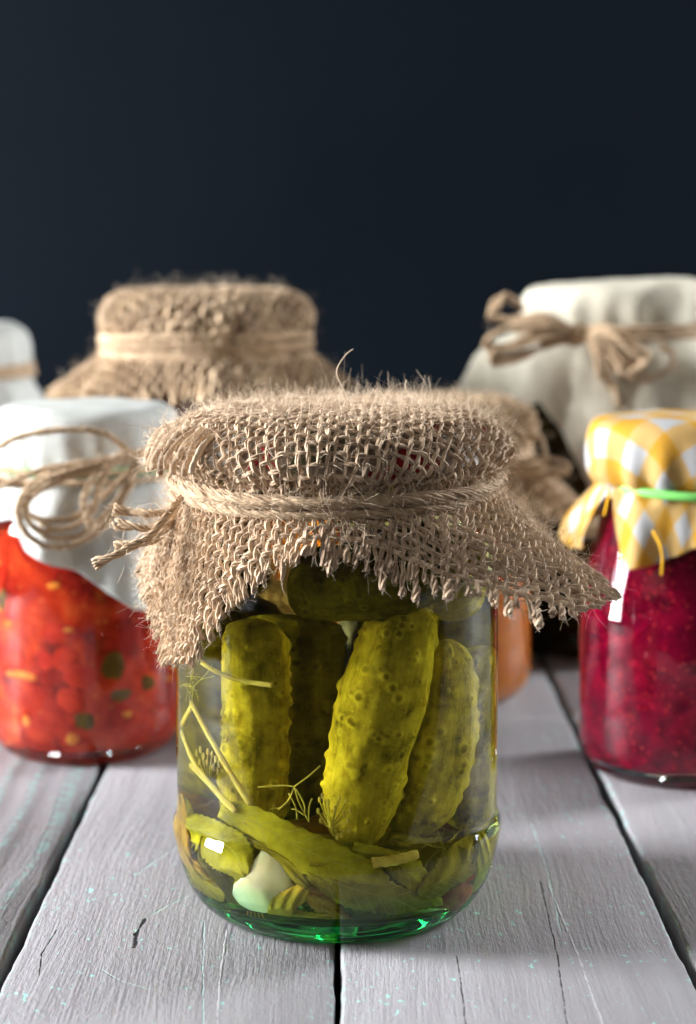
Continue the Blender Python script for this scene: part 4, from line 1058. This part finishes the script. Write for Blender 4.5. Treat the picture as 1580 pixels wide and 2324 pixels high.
for k, pl in enumerate([[(1310, 752, yl), (1250, 728, yl-.6), (1180, 735, yl-.8), (1130, 755, yl-.8), (1105, 770, yl-.8), (1130, 785, yl-.8), (1200, 775, yl-.7), (1300, 765, yl)],
                        [(1310, 755, yl), (1240, 750, yl-.7), (1160, 780, yl-.9), (1115, 800, yl-.9), (1125, 812, yl-.9), (1180, 800, yl-.8), (1250, 785, yl-.6), (1310, 765, yl)],
                        [(1310, 750, yl), (1240, 715, yl-.5), (1180, 720, yl-.4), (1135, 728, yl-.2), (1115, 705, yl-.1), (1125, 680, yl), (1155, 675, yl+.2), (1180, 690, yl+.5)],
                        [(1315, 755, yl), (1370, 740, yl-.7), (1430, 770, yl-.9), (1465, 810, yl-.9), (1440, 825, yl-.9), (1400, 800, yl-.9), (1360, 770, yl-.6), (1318, 760, yl)],
                        [(1315, 752, yl), (1380, 750, yl-.8), (1440, 785, yl-1), (1455, 830, yl-1), (1420, 835, yl-1), (1385, 800, yl-.9), (1318, 758, yl)],
                        [(1318, 758, yl), (1345, 790, yl-.7), (1365, 840, yl-.8), (1385, 880, yl-.6), (1412, 910, yl-.5)],
                        [(1318, 756, yl), (1365, 800, yl-.8), (1410, 845, yl-.9), (1470, 860, yl-.8), (1515, 840, yl-.6), (1528, 805, yl-.5), (1500, 785, yl-.4)],
                        [(1318, 756, yl), (1350, 775, yl-.9), (1375, 820, yl-1), (1380, 860, yl-.9)]]):
    twine_part('loop' if k < 5 else 'tail', loc(pl, org), twl, 0.12, fuzz_n=70, fuzz_r=0.010, seed=220+k, sides=5)
    if k < 6:
        for e in (1, 2):
            twine_part('loop' if k < 5 else 'tail', loc([(x + e*(4 if i_ % 2 else -3)*(0 < i_), y + e*(7 if i_ % 3 else -4)*(0 < i_), d_ - 0.12*e) for i_, (x, y, d_) in enumerate(pl)], org), twl, 0.11, seed=260+k*3+e, sides=5)
mb = MB(); blob(mb, at(1314, 757, yl-.3) - np.array(org), (0.42, 0.36, 0.42), 14, 10, 0.12)
mb.build('knot', M['twine'], twl)

# ---- white cloth jar at the far left edge
FP = (-19.9, 42.0)
f_out = [(0, 0.3), (3.2, 0.2), (3.8, 0.0), (4.3, 0.2), (4.6, 0.8), (4.6, 8.5), (4.4, 9.6), (3.9, 10.6), (3.7, 11.2), (3.7, 13.2)]
f_in = [(0, 0.5), (3.4, 0.4), (4.2, 0.7), (4.4, 1.2), (4.4, 8.4), (4.2, 9.5), (3.7, 10.5), (3.5, 11.2), (3.5, 12.0)]
jar_set(FP, 'cloth_topped_jar', 'jar at the far left edge mostly hidden behind the relish jar', f_out, f_in, (3.75, 12.3, 13.9), 'olive', 'olive_preserve', 'dark preserve inside the far left edge jar', 'preserve', 14)
DF = Drape([(0, 14.75), (2.6, 14.7), (3.3, 14.5), (3.75, 14.1), (3.92, 13.5), (3.9, 12.8), (3.8, 12.3), (3.78, 12.0)],
           [(0, 30), (180, 30)], [(0, 25), (180, 25)], [(6, 0.2, 1.0), (11, 2.4, 0.7)], 0.08, f_out, pleat=(0.08, 21), gap=0.12, seed=29)
cf_ = thing('white_cloth_cover', (*FP, 0), 'white cloth on the lid cut off by the left picture edge', 'cloth')
sheet(DF, [(0, 3.2), (90, 4.0), (180, 3.2), (270, 4.2)], cf_, M['white_cloth'])
twf = thing('twine_tie', (*FP, 12.3), 'twine round the white cloth at the far left edge', 'twine')
for k in range(3):
    twine_part('winding', ring_path(4.05 + 0.03*k, 0.2 - 0.22*k, 50, (0, 0.05), seed=240+k), twf, 0.12, seed=250+k, fray=False, sides=5)
